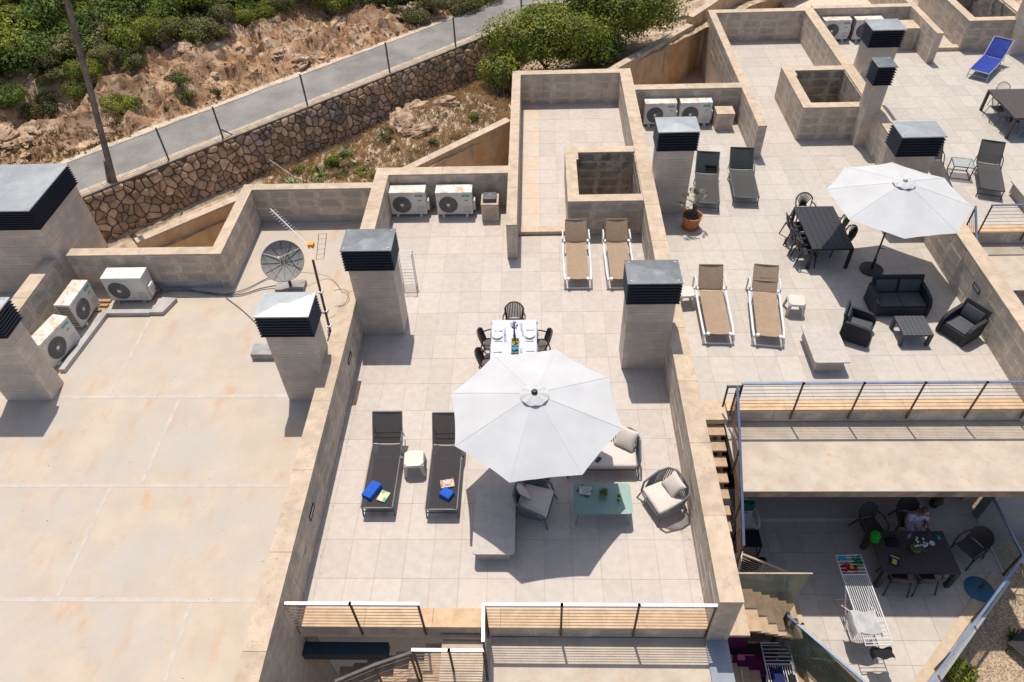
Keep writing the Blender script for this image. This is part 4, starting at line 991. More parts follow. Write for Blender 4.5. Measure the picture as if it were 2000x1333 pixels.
# ------------------------------------------------------------------ loungers
def lounger(label, x, y, rz=0., w=.70, L=1.77, by=.48, bz=.56, frame='frame_grey', sling='sling_dark', style='dark', z=0.):
    t = thing('sun_lounger', label, 'sun lounger', (x, y, z), rz)
    h = w / 2; zs = .36; r = .021 if style != 'white' else .034
    ctop = (L + by, zs + bz)
    if style == 'white':
        for s in (-1, 1):
            b = MB(); b.tube([(s * (h + .02), .02, .30), (s * (h + .04), .3, .33), (s * (h + .05), L - .5, .35), (s * (h + .05), L - .02, .40)], r, 8); b.build('side_rail', frame, t, smooth=True)
            b = MB(); b.tube([(s * (h + .05), L - .02, .40), (s * (h + .06), L - .02, .52), (s * (h + .05), L + .12, .60), (s * (h + .05), L + .36, .58), (s * (h + .04), L + .5, .42), (s * (h + .04), L + .46, .0)], .026, 8); b.build('armrest', frame, t, smooth=True)
            b = MB(); b.tube([(s * (h + .02), .05, .30), (s * (h + .05), -.01, .15), (s * (h + .02), -.03, .0)], .028, 8); b.build('leg', frame, t, smooth=True)
            b = MB(); b.lathe([(.02, 0), (.055, .02), (.05, .07), (.0, .09)], (s * (h - .07), .02, .31), 10); b.build('end_cap', frame, t, smooth=True)
            b = MB(); b.lathe([(.03, 0), (.06, .02), (.06, .07), (.0, .085)], (s * (h + .03), L, .38), 12); b.build('hinge', frame, t, smooth=True)
        b = MB(); b.tube([(-h - .02, -.03, .03), (h + .02, -.03, .03)], .028, 8); b.build('foot_bar', frame, t)
        b = MB(); b.tube([(-h - .04, L + .46, .03), (h + .04, L + .46, .03)], .028, 8); b.build('foot_bar', frame, t)
    else:
        b = MB()
        for s in (-1, 1): b.tube([(s * h, 0, zs), (s * h, L, zs)], r, 4)
        b.tube([(-h, 0, zs - .01), (h, 0, zs - .01)], r * .9, 4)
        b.build('frame', frame, t)
        for s in (-1, 1):
            for yy, y2 in ((.10, .02), (L - .25, L - .1)):
                b = MB(); b.tube([(s * h, yy, zs), (s * (h + .01), y2, 0)], r * .95, 4); b.build('leg', frame, t)
        for yy in (.06, L - .15):
            b = MB(); b.tube([(-h, yy, .12), (h, yy, .12)], r * .7, 4); b.build('crossbar', frame, t)
        b = MB(); b.tube([(h, L - .35, zs), (h + .01, L - .1, .60), (h + .01, L + .22, .60), (h, L + .25, zs + .28)], .018, 5); b.build('armrest', frame, t)
    sag = lambda u: -.035 * (1 - (2 * u - 1) ** 2)
    hw = h - .005 if style != 'white' else h - .04
    b = MB(); b.grid(lambda u, v: ((2 * u - 1) * hw, .01 + (L - .02) * v, zs + .02 + sag(u) + .006 * math.sin(v * 19) * (1 - abs(2 * u - 1))), 8, 18, th=.004); b.build('seat_sling', sling, t, smooth=True)
    b = MB(); b.grid(lambda u, v: ((2 * u - 1) * hw, L + .01 + by * v + .05 * v * v, zs + .02 + sag(u) * .8 + bz * v), 8, 10, th=.004); b.build('back_sling', sling, t, smooth=True)
    b = MB()
    if style != 'white':
        for s in (-1, 1): b.tube([(s * h, L, zs), (s * h, L + by + .05, zs + bz)], r, 4)
        b.tube([(-h, L + by + .05, zs + bz), (h, L + by + .05, zs + bz)], r, 4)
        b.tube([(-h, L + .12, zs + .08), (h, L + .12, zs + .08)], r * .7, 4); b.tube([(-h, L + .2, zs + .17), (h, L + .2, zs + .17)], r * .7, 4)
    else:
        for s in (-1, 1): b.tube([(s * (hw + .01), L, zs + .02), (s * (hw + .005), L + by + .05, zs + bz)], .016, 6)
        b.tube([(-hw, L + by + .05, zs + bz), (hw, L + by + .05, zs + bz)], .018, 6)
        b.tube([(-hw, L + .3, zs + .3), (hw, L + .3, zs + .3)], .012, 6); b.tube([(-hw, L + .22, zs + .24), (hw, L + .22, zs + .24)], .012, 6)
    b.build('backrest_frame', frame if style != 'white' else sling.replace('sling_taupe', 'wood_box') if False else ('frame_grey' if style != 'white' else 'sling_taupe'), t)
    if style != 'white':
        b = MB()
        for s in (-1, 1): b.tube([(s * (h - .03), L + .26, zs + .26), (s * (h - .03), L + .42, .1)], r * .7, 4)
        b.build('prop', frame, t)
    return t
lounger('charcoal lounger by the left wall with a blue towel and a yellow book on it', .49, 1.5)
lounger('charcoal lounger half under the big white parasol with a blue towel', 1.94, 1.46)
lounger('left of the two taupe loungers with white frames against the main terrace light well', 5.33, 9.3, w=.72, L=1.76, by=.4, frame='white_paint', sling='sling_taupe', style='white')
lounger('taupe lounger with white frame half hidden by the chimney with the bent plate', 6.6, 9.28, w=.72, L=1.76, by=.4, frame='white_paint', sling='sling_taupe', style='white')
lounger('left taupe lounger on the terrace with the black sofa', 9.05, 6.92, rz=R(-2), w=.74, L=1.82, by=.42, frame='white_paint', sling='sling_taupe', style='white')
lounger('slightly turned taupe lounger beside the little white stool', 10.37, 6.82, rz=R(-8), w=.74, L=1.82, by=.5, frame='white_paint', sling='sling_taupe', style='white')
l7 = lounger('black folding lounger with a roll pillow beside the potted palm', 9.78, 13.12, rz=R(-8), w=.76, L=1.78, by=.46, frame='frame_grey', sling='sling_grey')
b = MB(); b.tube([(-.06, 1.95, .58), (.30, 1.95, .56)], .075, 10); b.build('roll_pillow', 'black_cloth', l7, smooth=True)
l8 = lounger('black folding lounger without pillow, closest to the wall post', 11.12, 13.40, rz=R(-5), w=.80, L=1.72, by=.46, frame='frame_grey', sling='sling_grey')
for l in (l7, l8):
    for ch in l.children:
        if ch.name.startswith('back_sling'): ch.data = ch.data.copy(); ch.data.materials[0] = MT['sling_black']
lounger('bright blue folding lounger at the top right', 22.46, 22.25, rz=R(-41), w=.76, L=1.72, by=.5, bz=.62, frame='steel', sling='sling_blue')
lounger('charcoal lounger on the far terrace right of the glass side table', 19.22, 13.62, rz=R(-19), w=.72, L=1.72, frame='dark_metal', sling='sling_grey')
lounger('charcoal lounger mostly hidden behind the chimney above the parasol', 17.62, 13.85, rz=R(-10), w=.72, L=1.72, frame='dark_metal', sling='sling_grey')

# towels, books
def book(label, x, y, z, rz, w, d, m, th=.03):
    t = thing('book', label, 'book', (x, y, z), rz); b = MB(); b.box(-w / 2, -d / 2, 0, w / 2, d / 2, th * .25); b.box(-w / 2, -d / 2, th * .8, w / 2, d / 2, th); b.build('cover', m, t)
    b = MB(); b.box(-w / 2 + .004, -d / 2 + .004, th * .26, w / 2 - .006, d / 2 - .004, th * .79); b.build('pages', 'pages', t); return t
def towel(label, x, y, z, rz, w, d, h=.10, m='blue_towel'):
    t = thing('folded_towel', label, 'towel', (x, y, z), rz)
    for k in range(3): rb('fold', m, t, (0, .004 * k, h / 6 + h / 3 * k), (w, d - .012 * k, h / 3 + .004), r=.016, seg=2, puff=.006)
    return t
towel('blue folded towel on the lounger by the left wall', .33, 1.92, .365, R(62), .44, .27)
towel('smaller blue folded towel on the lounger half under the parasol', 2.04, 1.82, .365, R(-32), .27, .25)
book('yellow and teal book on the lounger by the left wall', .61, 1.78, .365, R(-22), .21, .27, 'book_yellow')
book('reddish book on the lounger half under the parasol', 2.03, 2.12, .365, R(12), .31, .21, 'paper')

# ------------------------------------------------------------------ stools, benches
def stool(label, x, y, rz=0., m='white_plastic', z=0.):
    t = thing('plastic_stool', label, 'stool', (x, y, z), rz)
    o = [(.22, .15), (.15, .22), (-.15, .22), (-.22, .15), (-.22, -.15), (-.15, -.22), (.15, -.22), (.22, -.15)]
    o2 = [(a * 1.1, c_ * 1.1) for a, c_ in o]
    b = MB(); b.prism(o2, .40, .45, o); b.build('seat', m, t)
    for sx in (-1, 1):
        for sy in (-1, 1):
            b = MB(); x0, y0 = sx * .18, sy * .18; x1, y1 = sx * .23, sy * .23
            b.add([(x1 - .04, y1 - .015, 0), (x1 + .02, y1 - .015, 0), (x1 + .02, y1 + .02, 0), (x1 - .04, y1 + .02, 0), (x0 - .045, y0 - .03, .41), (x0 + .045, y0 - .03, .41), (x0 + .045, y0 + .03, .41), (x0 - .045, y0 + .03, .41)],
                  [(0, 3, 2, 1), (4, 5, 6, 7), (0, 1, 5, 4), (1, 2, 6, 5), (2, 3, 7, 6), (3, 0, 4, 7)]); b.build('leg', m, t)
    return t
stool('white plastic stool between the two charcoal loungers', 1.19, 2.78, R(4))
stool('white plastic stool between the taupe loungers of the sofa terrace', 11.42, 8.18, R(-6))
stool('white plastic stool peeping out behind the chimney with the bent plate', 8.4, 8.6, R(5))
def bench(label, x0, y0, x1, y1, h=.45, o=.11):
    t = thing('stone_bench', label, 'bench', ((x0 + x1) / 2, (y0 + y1) / 2, 0)); w, d = (x1 - x0) / 2, (y1 - y0) / 2
    c_ = .07
    pl = [(-w, -d + c_), (-w + .02, -d + .02), (-w + c_, -d), (w - c_, -d), (w - .02, -d + .02), (w, -d + c_), (w, d), (-w, d)]
    b = MB(); b.prism(pl, h - .035, h); b.build('top_slab', 'stone_bench', t)
    b = MB(); b.box(-w + o, -d + o, 0, w - o, d - .02, h - .036); b.build('base', 'stone_bench', t)
    for k in (1, 2): piece('joint', 'grout', t, -w, -d + 2 * d * k / 3 - .002, h - .002, w, -d + 2 * d * k / 3 + .002, h + .0008)
    return t
bench('long stone bench block partly in the parasol shade', 2.70, .32, 3.6, 2.05)
bench('long stone bench block on the terrace with the black sofa', 11.27, 5.75, 12.2, 7.15)
bench('stone bench at the right edge of the far terrace', 19.95, 12.4, 21.0, 14.0)

# ------------------------------------------------------------------ chairs
def chair(label, x, y, rz, m='brown_plastic', style='slat', cat='chair', z=0., group=None, legs='plain', sc=1.0):
    t = thing('garden_chair', label, cat, (x, y, z), rz, group); t.scale = (sc,) * 3
    lm = m
    b = MB(); b.grid(lambda u, v: ((2 * u - 1) * (.24 - .02 * v), -.24 + .46 * v, .45 - .02 * math.sin(v * PI) - .012 * v + .01 * (2 * u - 1) ** 2), 6, 6, th=.022); b.build('seat', m, t, smooth=True)
    H = .92
    def bk(a, f):   # point on the back: a in -1..1, f 0..1 height
        k = .255 + .05 * math.sin(f * 2.6); th = a * .75
        return Vector((math.sin(th) * k * 1.25, .24 + .13 * f - (1 - math.cos(th)) * .25, .46 + (H - .46) * f))
    def top(a): return 1 - .30 * abs(a) ** 2.6
    if style in ('slat', 'fan', 'wire'):
        fr = [bk(-1, 0)] + [bk(-1, .35), bk(-1, .7)] + [bk(a / 6, top(a / 6)) for a in range(-6, 7)] + [bk(1, .7), bk(1, .35), bk(1, 0)]
        b = MB(); b.tube(fr, .02 if style != 'wire' else .012, 6); b.build('back_frame', m, t, smooth=True)
        n = 11
        for i in range(n):
            a = -1 + 2 * (i + .5) / n
            if style == 'fan': p0, p1 = bk(a * .35, .12), bk(a * .96, top(a) - .01)
            else: p0, p1 = bk(a, .02), bk(a, top(a) - .01)
            md = (p0 + p1) / 2; md.y += .012
            wd = .014 if style == 'fan' else .023
            b = MB(); b.tube([p0, md, p1], wd if style != 'wire' else .005, 4); b.build('back_slat', m, t)
        if style == 'fan': b = MB(); b.tube([bk(a / 4 * .5, .12) for a in range(-4, 5)], .03, 5); b.build('back_rail', m, t)
    else:
        b = MB(); b.grid(lambda u, v: tuple(bk(2 * u - 1, .04 + (top(2 * u - 1) - .04) * v)), 12, 6)
        b.grid(lambda u, v: tuple(bk(1 - 2 * u, .04 + (top(2 * u - 1) - .04) * v) + Vector((0, .022, 0))), 12, 6)
        for k in range(12):
            u0, u1 = -1 + k / 6, -1 + (k + 1) / 6; f0, f1 = top(u0), top(u1); yv = Vector((0, .022, 0))
            b.add([bk(u0, f0), bk(u1, f1), bk(u1, f1) + yv, bk(u0, f0) + yv], [(0, 1, 2, 3)])
        b.build('backrest', m, t, smooth=True)
    for s in (-1, 1):
        if style != 'wire':
            b = MB(); b.tube([bk(s * .98, .45), (s * .305, .05, .68), (s * .30, -.18, .66), (s * .285, -.25, .56), (s * .28, -.25, .40)], .021, 6); b.build('armrest', m, t, smooth=True)
        b = MB(); b.tube([(s * .25, -.22, .44), (s * .285, -.29, 0)], .026 if style != 'wire' else .012, 5, r2=.02 if style != 'wire' else .012); b.build('leg', lm, t)
        b = MB(); b.tube([(s * .235, .22, .46), (s * .275, .33, 0)], .026 if style != 'wire' else .012, 5, r2=.02 if style != 'wire' else .012); b.build('leg', lm, t)
    return t
chair('brown slatted chair at the head of the white laid table', 3.47, 7.32, 0)
chair('upper brown slatted chair on the left side of the laid table', 2.88, 6.55, R(92))
chair('lower brown slatted chair on the left side of the laid table, next to the parasol', 2.86, 5.80, R(90))
chair('brown slatted chair on the right side of the laid table', 4.13, 6.5, R(-90))
F_ = 'black_plastic'
chair('black fan back chair at the head of the dark table', 12.72, 12.42, 0, F_, 'fan')
chair('upper black fan back chair on the left of the dark table', 12.25, 11.62, R(95), F_, 'fan')
chair('middle black fan back chair on the left of the dark table', 12.2, 10.98, R(90), F_, 'fan')
chair('lower black fan back chair on the left of the dark table', 12.28, 10.42, R(85), F_, 'fan')
chair('upper black fan back chair on the right of the dark table, touching the parasol edge', 13.38, 11.5, R(-98), F_, 'fan')
chair('lower black fan back chair on the right of the dark table', 13.42, 10.9, R(-88), F_, 'fan')
for i, (x, y, r_, lab) in enumerate([(22.25, 19.75, 0, 'wire mesh chair behind the far dark dining table'), (21.75, 18.95, 90, 'upper wire mesh chair left of the far dining table'), (21.8, 18.1, 85, 'lower wire mesh chair left of the far dining table'), (22.4, 17.3, 180, 'wire mesh chair at the near end of the far dining table')]):
    chair(lab, x, y, R(r_), 'frame_grey', 'wire')

# ------------------------------------------------------------------ tables
def table(label, x0, y0, x1, y1, h, m, leg=.07, th=.04, apron=.06, inset=.0, slats=0, name='dining_table', glass=None, z=0., legm=None):
    t = thing(name, label, 'table', ((x0 + x1) / 2, (y0 + y1) / 2, z)); w, d = (x1 - x0) / 2, (y1 - y0) / 2
    if glass:
        b = MB(); b.box(-w, -d, h - .012, w, d, h); b.build('glass_top', glass, t)
        b = MB()
        for a, c_ in (((-w, -d), (w, -d)), ((w, -d), (w, d)), ((w, d), (-w, d)), ((-w, d), (-w, -d))): b.tube([(a[0], a[1], h - .02), (c_[0], c_[1], h - .02)], .016, 4); b.tube([(a[0], a[1], .03), (c_[0], c_[1], .03)], .014, 4)
        b.build('frame', m, t)
    elif slats:
        for i in range(slats):
            piece('slat', m, t, -w + 2 * w * i / slats + .004, -d, h - th, -w + 2 * w * (i + 1) / slats - .004, d, h)
        b = MB(); b.box(-w + .01, -d + .01, h - th - .03, w - .01, d - .01, h - th - .001); b.build('frame', m, t)
    else:
        b = MB(); b.box(-w, -d, h - th, w, d, h); b.build('tabletop', m, t)
        b = MB(); b.box(-w + .04, -d + .04, h - th - apron, w - .04, d - .04, h - th - .001); b.build('apron', m, t)
    for sx in (-1, 1):
        for sy in (-1, 1):
            b = MB(); cx, cy = sx * (w - leg / 2 - inset), sy * (d - leg / 2 - inset); b.box(cx - leg / 2, cy - leg / 2, 0, cx + leg / 2, cy + leg / 2, h - th - .002); b.build('leg', legm or m, t)
    return t
table('main terrace dining table under a white tablecloth', 2.92, 5.0, 4.05, 7.1, .76, 'brown_plastic')
# table cloth with hanging edges
t = thing('tablecloth', 'white tablecloth hanging over the dining table', 'tablecloth', (3.485, 6.05, .765))
b = MB(); w, d = .60, 1.09
def cl(u, v):
    a = (2 * u - 1); c_ = (2 * v - 1); x = a * (w + .16); y = c_ * (d + .16); z = .0
    ex = max(0, abs(x) - w); ey = max(0, abs(y) - d); e = max(ex, ey)
    X = max(-w, min(w, x)) + (ex * .22 + .02 * math.sin(v * 26) * (ex > .05)) * (1 if x > 0 else -1); Y = max(-d, min(d, y)) + (ey * .22 + .02 * math.sin(u * 20) * (ey > .05)) * (1 if y > 0 else -1)
    return (X, Y, -e * 1.15)
b.grid(cl, 30, 44, th=.004); b.build('cloth', 'cloth_white', t, smooth=True)
TZ = .771
def plate(label, x, y):
    t = thing('plate', label, 'plate', (x, y, TZ)); b = MB(); b.lathe([(.09, 0), (.10, .004), (.15, .014), (.148, .018), (.10, .008), (.0, .007)], n=28, caps=False); b.build('dinner_plate', 'porcelain', t, smooth=True)
    b = MB(); b.lathe([(.07, .016), (.115, .038), (.135, .046), (.133, .05), (.112, .044), (.075, .024), (.0, .022)], n=28, caps=False); b.build('soup_plate', 'porcelain', t, smooth=True); return t
plate('white stacked plate at the upper left place of the laid table', 3.04, 6.50); plate('white stacked plate at the right place of the laid table', 3.90, 6.51); plate('white stacked plate beside the parasol edge', 3.05, 5.70)
def fork(label, x, y, rz, kind):
    t = thing(kind, label, 'cutlery', (x, y, TZ), rz); b = MB(); b.box(-.10, -.007, 0, .05, .007, .006); b.build('handle', 'cutlery', t)
    b = MB(); b.box(.05, -.007, 0, .12, .007, .005) if kind == 'knife' else b.box(.05, -.02, 0, .11, .02, .005); b.build('head' if kind == 'fork' else 'blade', 'cutlery', t); return t
for x, y, a, c_ in [(3.06, 6.69, 'fork above the upper left plate', 'fork'), (3.07, 6.30, 'knife below the upper left plate', 'knife'), (3.90, 6.72, 'knife above the right plate', 'knife'), (3.89, 6.30, 'fork below the right plate', 'fork'), (3.06, 5.90, 'fork above the plate beside the parasol edge', 'fork'), (3.92, 5.93, 'knife on the lower right of the table cloth', 'knife')]:
    fork('dark ' + a, x, y, 0, c_)
def glass(label, x, y, h=.14, r=.035, z=TZ):
    t = thing('drinking_glass', label, 'glass', (x, y, z)); b = MB(); b.lathe([(r * .8, 0), (r, h), (r - .003, h), (r * .75, .006)], n=16, caps=False); b.build('bowl', 'glass_clear', t, smooth=True); b = MB(); b.lathe([(r * .8, 0), (r * .8, .008)], n=16); b.build('base', 'glass_clear', t); return t
for x, y, l in [(3.24, 6.56, 'tall clear glass right of the upper left plate'), (3.25, 6.37, 'short clear glass below the tall one of the upper left place'), (3.68, 6.76, 'tall clear glass near the lavender vase'), (3.72, 6.54, 'short clear glass left of the right plate'), (3.68, 5.92, 'clear glass beside the fruit tray')]:
    glass(l, x, y, .2 if 'tall' in l else .1)
t = thing('flower_vase', 'slim blue vase with lavender on the laid table', 'vase', (3.50, 6.45, TZ)); b = MB(); b.lathe([(.035, 0), (.04, .05), (.028, .15), (.022, .3), (.026, .31)], n=14); b.build('vase', 'blue_glass', t, smooth=True)
q = random.Random(3); b = MB()
for i in range(26):
    a = q.uniform(0, 6.3); rr_ = q.uniform(.02, .10); p = (rr_ * math.cos(a), rr_ * math.sin(a), .42 + q.uniform(-.05, .06)); b.tube([(0, 0, .28), (p[0] * .5, p[1] * .5, .36), p], .003, 3); b.lathe([(.004, 0), (.011, .02), (.009, .05), (.002, .07)], p, 5)
b.build('lavender', 'lavender', t)
t = thing('serving_box', 'wooden tray with fruit and a turquoise napkin', 'tray', (3.52, 6.1, TZ))
b = MB(); b.box(-.1, -.26, 0, .1, .26, .015); b.box(-.1, -.26, .015, -.085, .26, .06); b.box(.085, -.26, .015, .1, .26, .06); b.box(-.084, -.26, .015, .084, -.245, .06); b.box(-.084, .245, .015, .084, .26, .06); b.box(-.084, -.01, .015, .084, .01, .06); b.build('box', 'wood_box', t)
for k in range(16):
    b = MB(); b.lathe([(.0, -.026), (.02, -.018), (.028, 0), (.02, .018), (.0, .026)], (q.uniform(-.055, .055), q.uniform(.05, .22), .045), 8, caps=False); b.build('fruit', 'fruit_green' if k % 2 else 'fruit_red', t, smooth=True)
rb('napkin', 'turquoise', t, (.0, -.14, .065), (.15, .13, .05), r=.015, rot=(0, 0, R(30)))

# dark dining table of the sofa terrace
table('dark slatted dining table on the terrace with the black sofa', 12.27, 10.05, 13.5, 12.22, .78, 'black_plastic', leg=.085, slats=7)
table('dark brown dining table at the right edge of the far terrace', 21.5, 17.45, 23.2, 19.7, .84, 'brown_plastic', leg=.09)
table('small glass topped side table on the far terrace', 18.5, 14.8, 19.15, 15.4, .5, 'dark_metal', leg=.028, glass='glass_top', name='side_table').rotation_euler = (0, 0, R(-14))
table('dark grey coffee table in front of the black sofa', 13.88, 6.75, 14.68, 7.5, .43, 'grey_cushion', leg=.09, slats=7, name='coffee_table')

# mint coffee table and what stands on it
t = thing('coffee_table', 'mint green metal coffee table with rounded corners', 'table', (5.52, 1.65, 0)); w, d, r_ = .64, .39, .09
pl = []
for (cx, cy, a0) in ((w - r_, d - r_, 0), (-w + r_, d - r_, 90), (-w + r_, -d + r_, 180), (w - r_, -d + r_, 270)):
    pl += [(cx + r_ * math.cos(R(a0 + k * 15)), cy + r_ * math.sin(R(a0 + k * 15))) for k in range(7)]
b = MB(); b.prism(pl, .475, .5); b.build('tabletop', 'teal_table', t)
for sx in (-1, 1):
    for sy in (-1, 1): b = MB(); b.tube([(sx * (w - .12), sy * (d - .08), .48), (sx * (w - .05), sy * (d - .03), 0)], .022, 8, r2=.014); b.build('leg', 'teal_table', t, smooth=True)
MZ = .501
for k, (dz, m_, rz_, lab) in enumerate([(0, 'ac_dark', -38, 'dark magazine at the bottom of the small stack on the mint table'), (.012, 'paper', -8, 'reddish book in the small stack on the mint table'), (.042, 'book_blue', 6, 'light blue book on top of the stack on the mint table')]):
    book(lab, 5.13 + .02 * k, 1.83, MZ + dz, R(rz_), [.30, .27, .15][k], [.22, .2, .13][k], m_, [.011, .03, .012][k])
t = thing('potted_plant', 'small green potted plant in a wicker pot on the mint table', 'potted plant', (5.54, 1.72, MZ)); b = MB(); b.lathe([(.06, 0), (.085, .04), (.09, .10), (.075, .10)], n=16); b.build('pot', 'wood_box', t, smooth=True)
q = random.Random(9); b = MB()
for i in range(260):
    a = q.uniform(0, 6.3); e = q.uniform(.1, 1.4); rr_ = q.uniform(.05, .12); p = Vector((rr_ * math.cos(a) * math.cos(e), rr_ * math.sin(a) * math.cos(e), .12 + rr_ * math.sin(e))); u = Vector((q.uniform(-1, 1), q.uniform(-1, 1), q.uniform(-1, 1))).normalized() * .016; v = u.cross(Vector((0, .3, 1))).normalized() * .01
    b.add([p - u, p - v, p + u, p + v], [(0, 1, 2, 3)])
b.build('foliage', 'pot_plant', t)
t = thing('wine_bottle', 'green bottle with yellow label on the mint table', 'bottle', (5.87, 1.62, MZ)); b = MB(); b.lathe([(.036, 0), (.038, .02), (.038, .17), (.014, .23), (.013, .29)], n=16); b.build('glass_body', 'bottle_green', t, smooth=True)
b = MB(); b.lathe([(.0395, .05), (.0395, .13)], n=16, caps=False); b.build('label', 'label_yellow', t); b = MB(); b.lathe([(.0155, .22), (.0155, .30)], n=12); b.build('foil', 'porcelain', t)

# ------------------------------------------------------------------ rope lounge furniture
def rope_seat(label, x, y, rz, W, D, name='rope_armchair', cat='armchair', pillows=1, seed=1):
    t = thing(name, label, cat, (x, y, 0), rz); hw, hd = W / 2, D / 2
    base = [(-hw + .1, -hd, .28), (hw - .1, -hd, .28), (hw, -hd + .12, .28), (hw, hd - .18, .28), (hw - .18, hd, .28), (-hw + .18, hd, .28), (-hw, hd - .18, .28), (-hw, -hd + .12, .28)]
    b = MB(); b.tube(base, .02, 6, closed=True); b.build('seat_frame', 'rope_grey', t, smooth=True)
    # arm/back rail rises from the front of one arm round the back to the other
    rail = []
    for s in (-1, 1):
        seg = [(s * (hw - .02), -hd + .02, .30), (s * (hw + .03), -hd + .10, .52), (s * (hw + .04), -hd + .28, .60), (s * (hw + .05), hd - .28, .68), (s * (hw + .0), hd - .06, .73), (s * (hw - .16), hd + .05, .76)]
        rail += seg if s == -1 else []
    right = [(hw - .16, hd + .05, .76), (hw + .0, hd - .06, .73), (hw + .05, hd - .28, .68), (hw + .04, -hd + .28, .60), (hw + .03, -hd + .10, .52), (hw - .02, -hd + .02, .30)]
    rail += [(0, hd + .07, .77)] + right
    b = MB(); b.tube(rail, .024, 8); b.build('arm_rail', 'rope_grey', t, smooth=True)
    # ropes
    def along(pts, f):
        Ls = [(Vector(pts[i + 1]) - Vector(pts[i])).length for i in range(len(pts) - 1)]; T = sum(Ls) * f
        for i, l in enumerate(Ls):
            if T <= l or i == len(Ls) - 1: return Vector(pts[i]).lerp(Vector(pts[i + 1]), min(1, T / l))
            T -= l
    lowp = [(-hw, -hd + .12, .28), (-hw, hd - .18, .28), (-hw + .18, hd, .28), (hw - .18, hd, .28), (hw, hd - .18, .28), (hw, -hd + .12, .28)]
    upp = rail[2:-2]
    per = int((2 * D + W) / .055)
    b = MB()
    for i in range(per + 1):
        p0 = along(lowp, i / per); p1 = along(upp, i / per); b.tube([p0, (p0 + p1) / 2, p1], .013, 4)
    b.build('rope_webbing', 'rope_grey', t)
    for sx in (-1, 1):
        b = MB(); b.tube([(sx * (hw - .03), -hd + .05, .30), (sx * (hw + .02), -hd - .04, 0)], .019, 6); b.build('leg', 'rope_grey', t)
        b = MB(); b.tube([(sx * (hw - .1), hd - .08, .30), (sx * (hw - .04), hd + .02, 0)], .019, 6); b.build('leg', 'rope_grey', t)
    n = 1 if W < 1.1 else 1
    rb('seat_cushion', 'cushion', t, (0, -.03, .36), (W - .08, D - .08, .14), r=.05, puff=.03)
    return t
def pillow(label, x, y, z, rx, ry, rz, s=.46):
    bm = bmesh.new(); bmesh.ops.create_grid(bm, x_segments=14, y_segments=14, size=.5)
    vs = [(v.co.x, v.co.y) for v in bm.verts]; bm.free()
    def pf(sg):
        def f(u, v):
            X, Y = 2 * u - 1, 2 * v - 1
            k = (1 - X * X) ** .45 * (1 - Y * Y) ** .45 if abs(X) < 1 and abs(Y) < 1 else 0
            px = X * (1 - .07 * (1 - Y * Y)); py = Y * (1 - .07 * (1 - X * X))
            return (px * s / 2, py * s / 2, sg * k * s * .17 + .004 * math.sin(9 * X + 5 * Y))
        return f
    b = MB(); b.grid(pf(1), 16, 16); f2 = pf(-1); b.grid(lambda u, v: f2(1 - u, v), 16, 16)
    o = b.build('pillow', 'cushion', None, smooth=True); o.location = (x, y, z); o.rotation_euler = (rx, ry, rz); return tag(o, label, 'pillow')
rope_seat('grey rope armchair at the left of the mint table, half under the parasol', 4.02, 1.68, R(75), .80, .74)
rope_seat('grey rope armchair on the right of the mint table in full sun', 6.92, 1.80, R(-64), .80, .76)
rope_seat('grey rope two seat sofa mostly hidden under the white parasol', 5.62, 2.95, R(0), 1.62, .80, name='rope_sofa', cat='sofa')
pillow('cream pillow leaning in the rope armchair left of the mint table', 3.74, 1.80, .60, R(-12), R(55), R(75 - 60), .44)
pillow('cream pillow leaning in the sunlit rope armchair', 7.1, 1.92, .62, R(50), R(8), R(-64), .46)
pillow('cream pillow standing at the right end of the rope sofa', 6.17, 3.18, .66, R(48), R(0), R(-30), .5)
rb('phone', 'dark_metal', None, (5.5, 2.72, .462), (.09, .17, .012), r=.004)
o = bpy.data.objects['phone']; o.rotation_euler = (0, 0, R(-40)); tag(o, 'dark phone lying on the rope sofa cushion', 'phone')

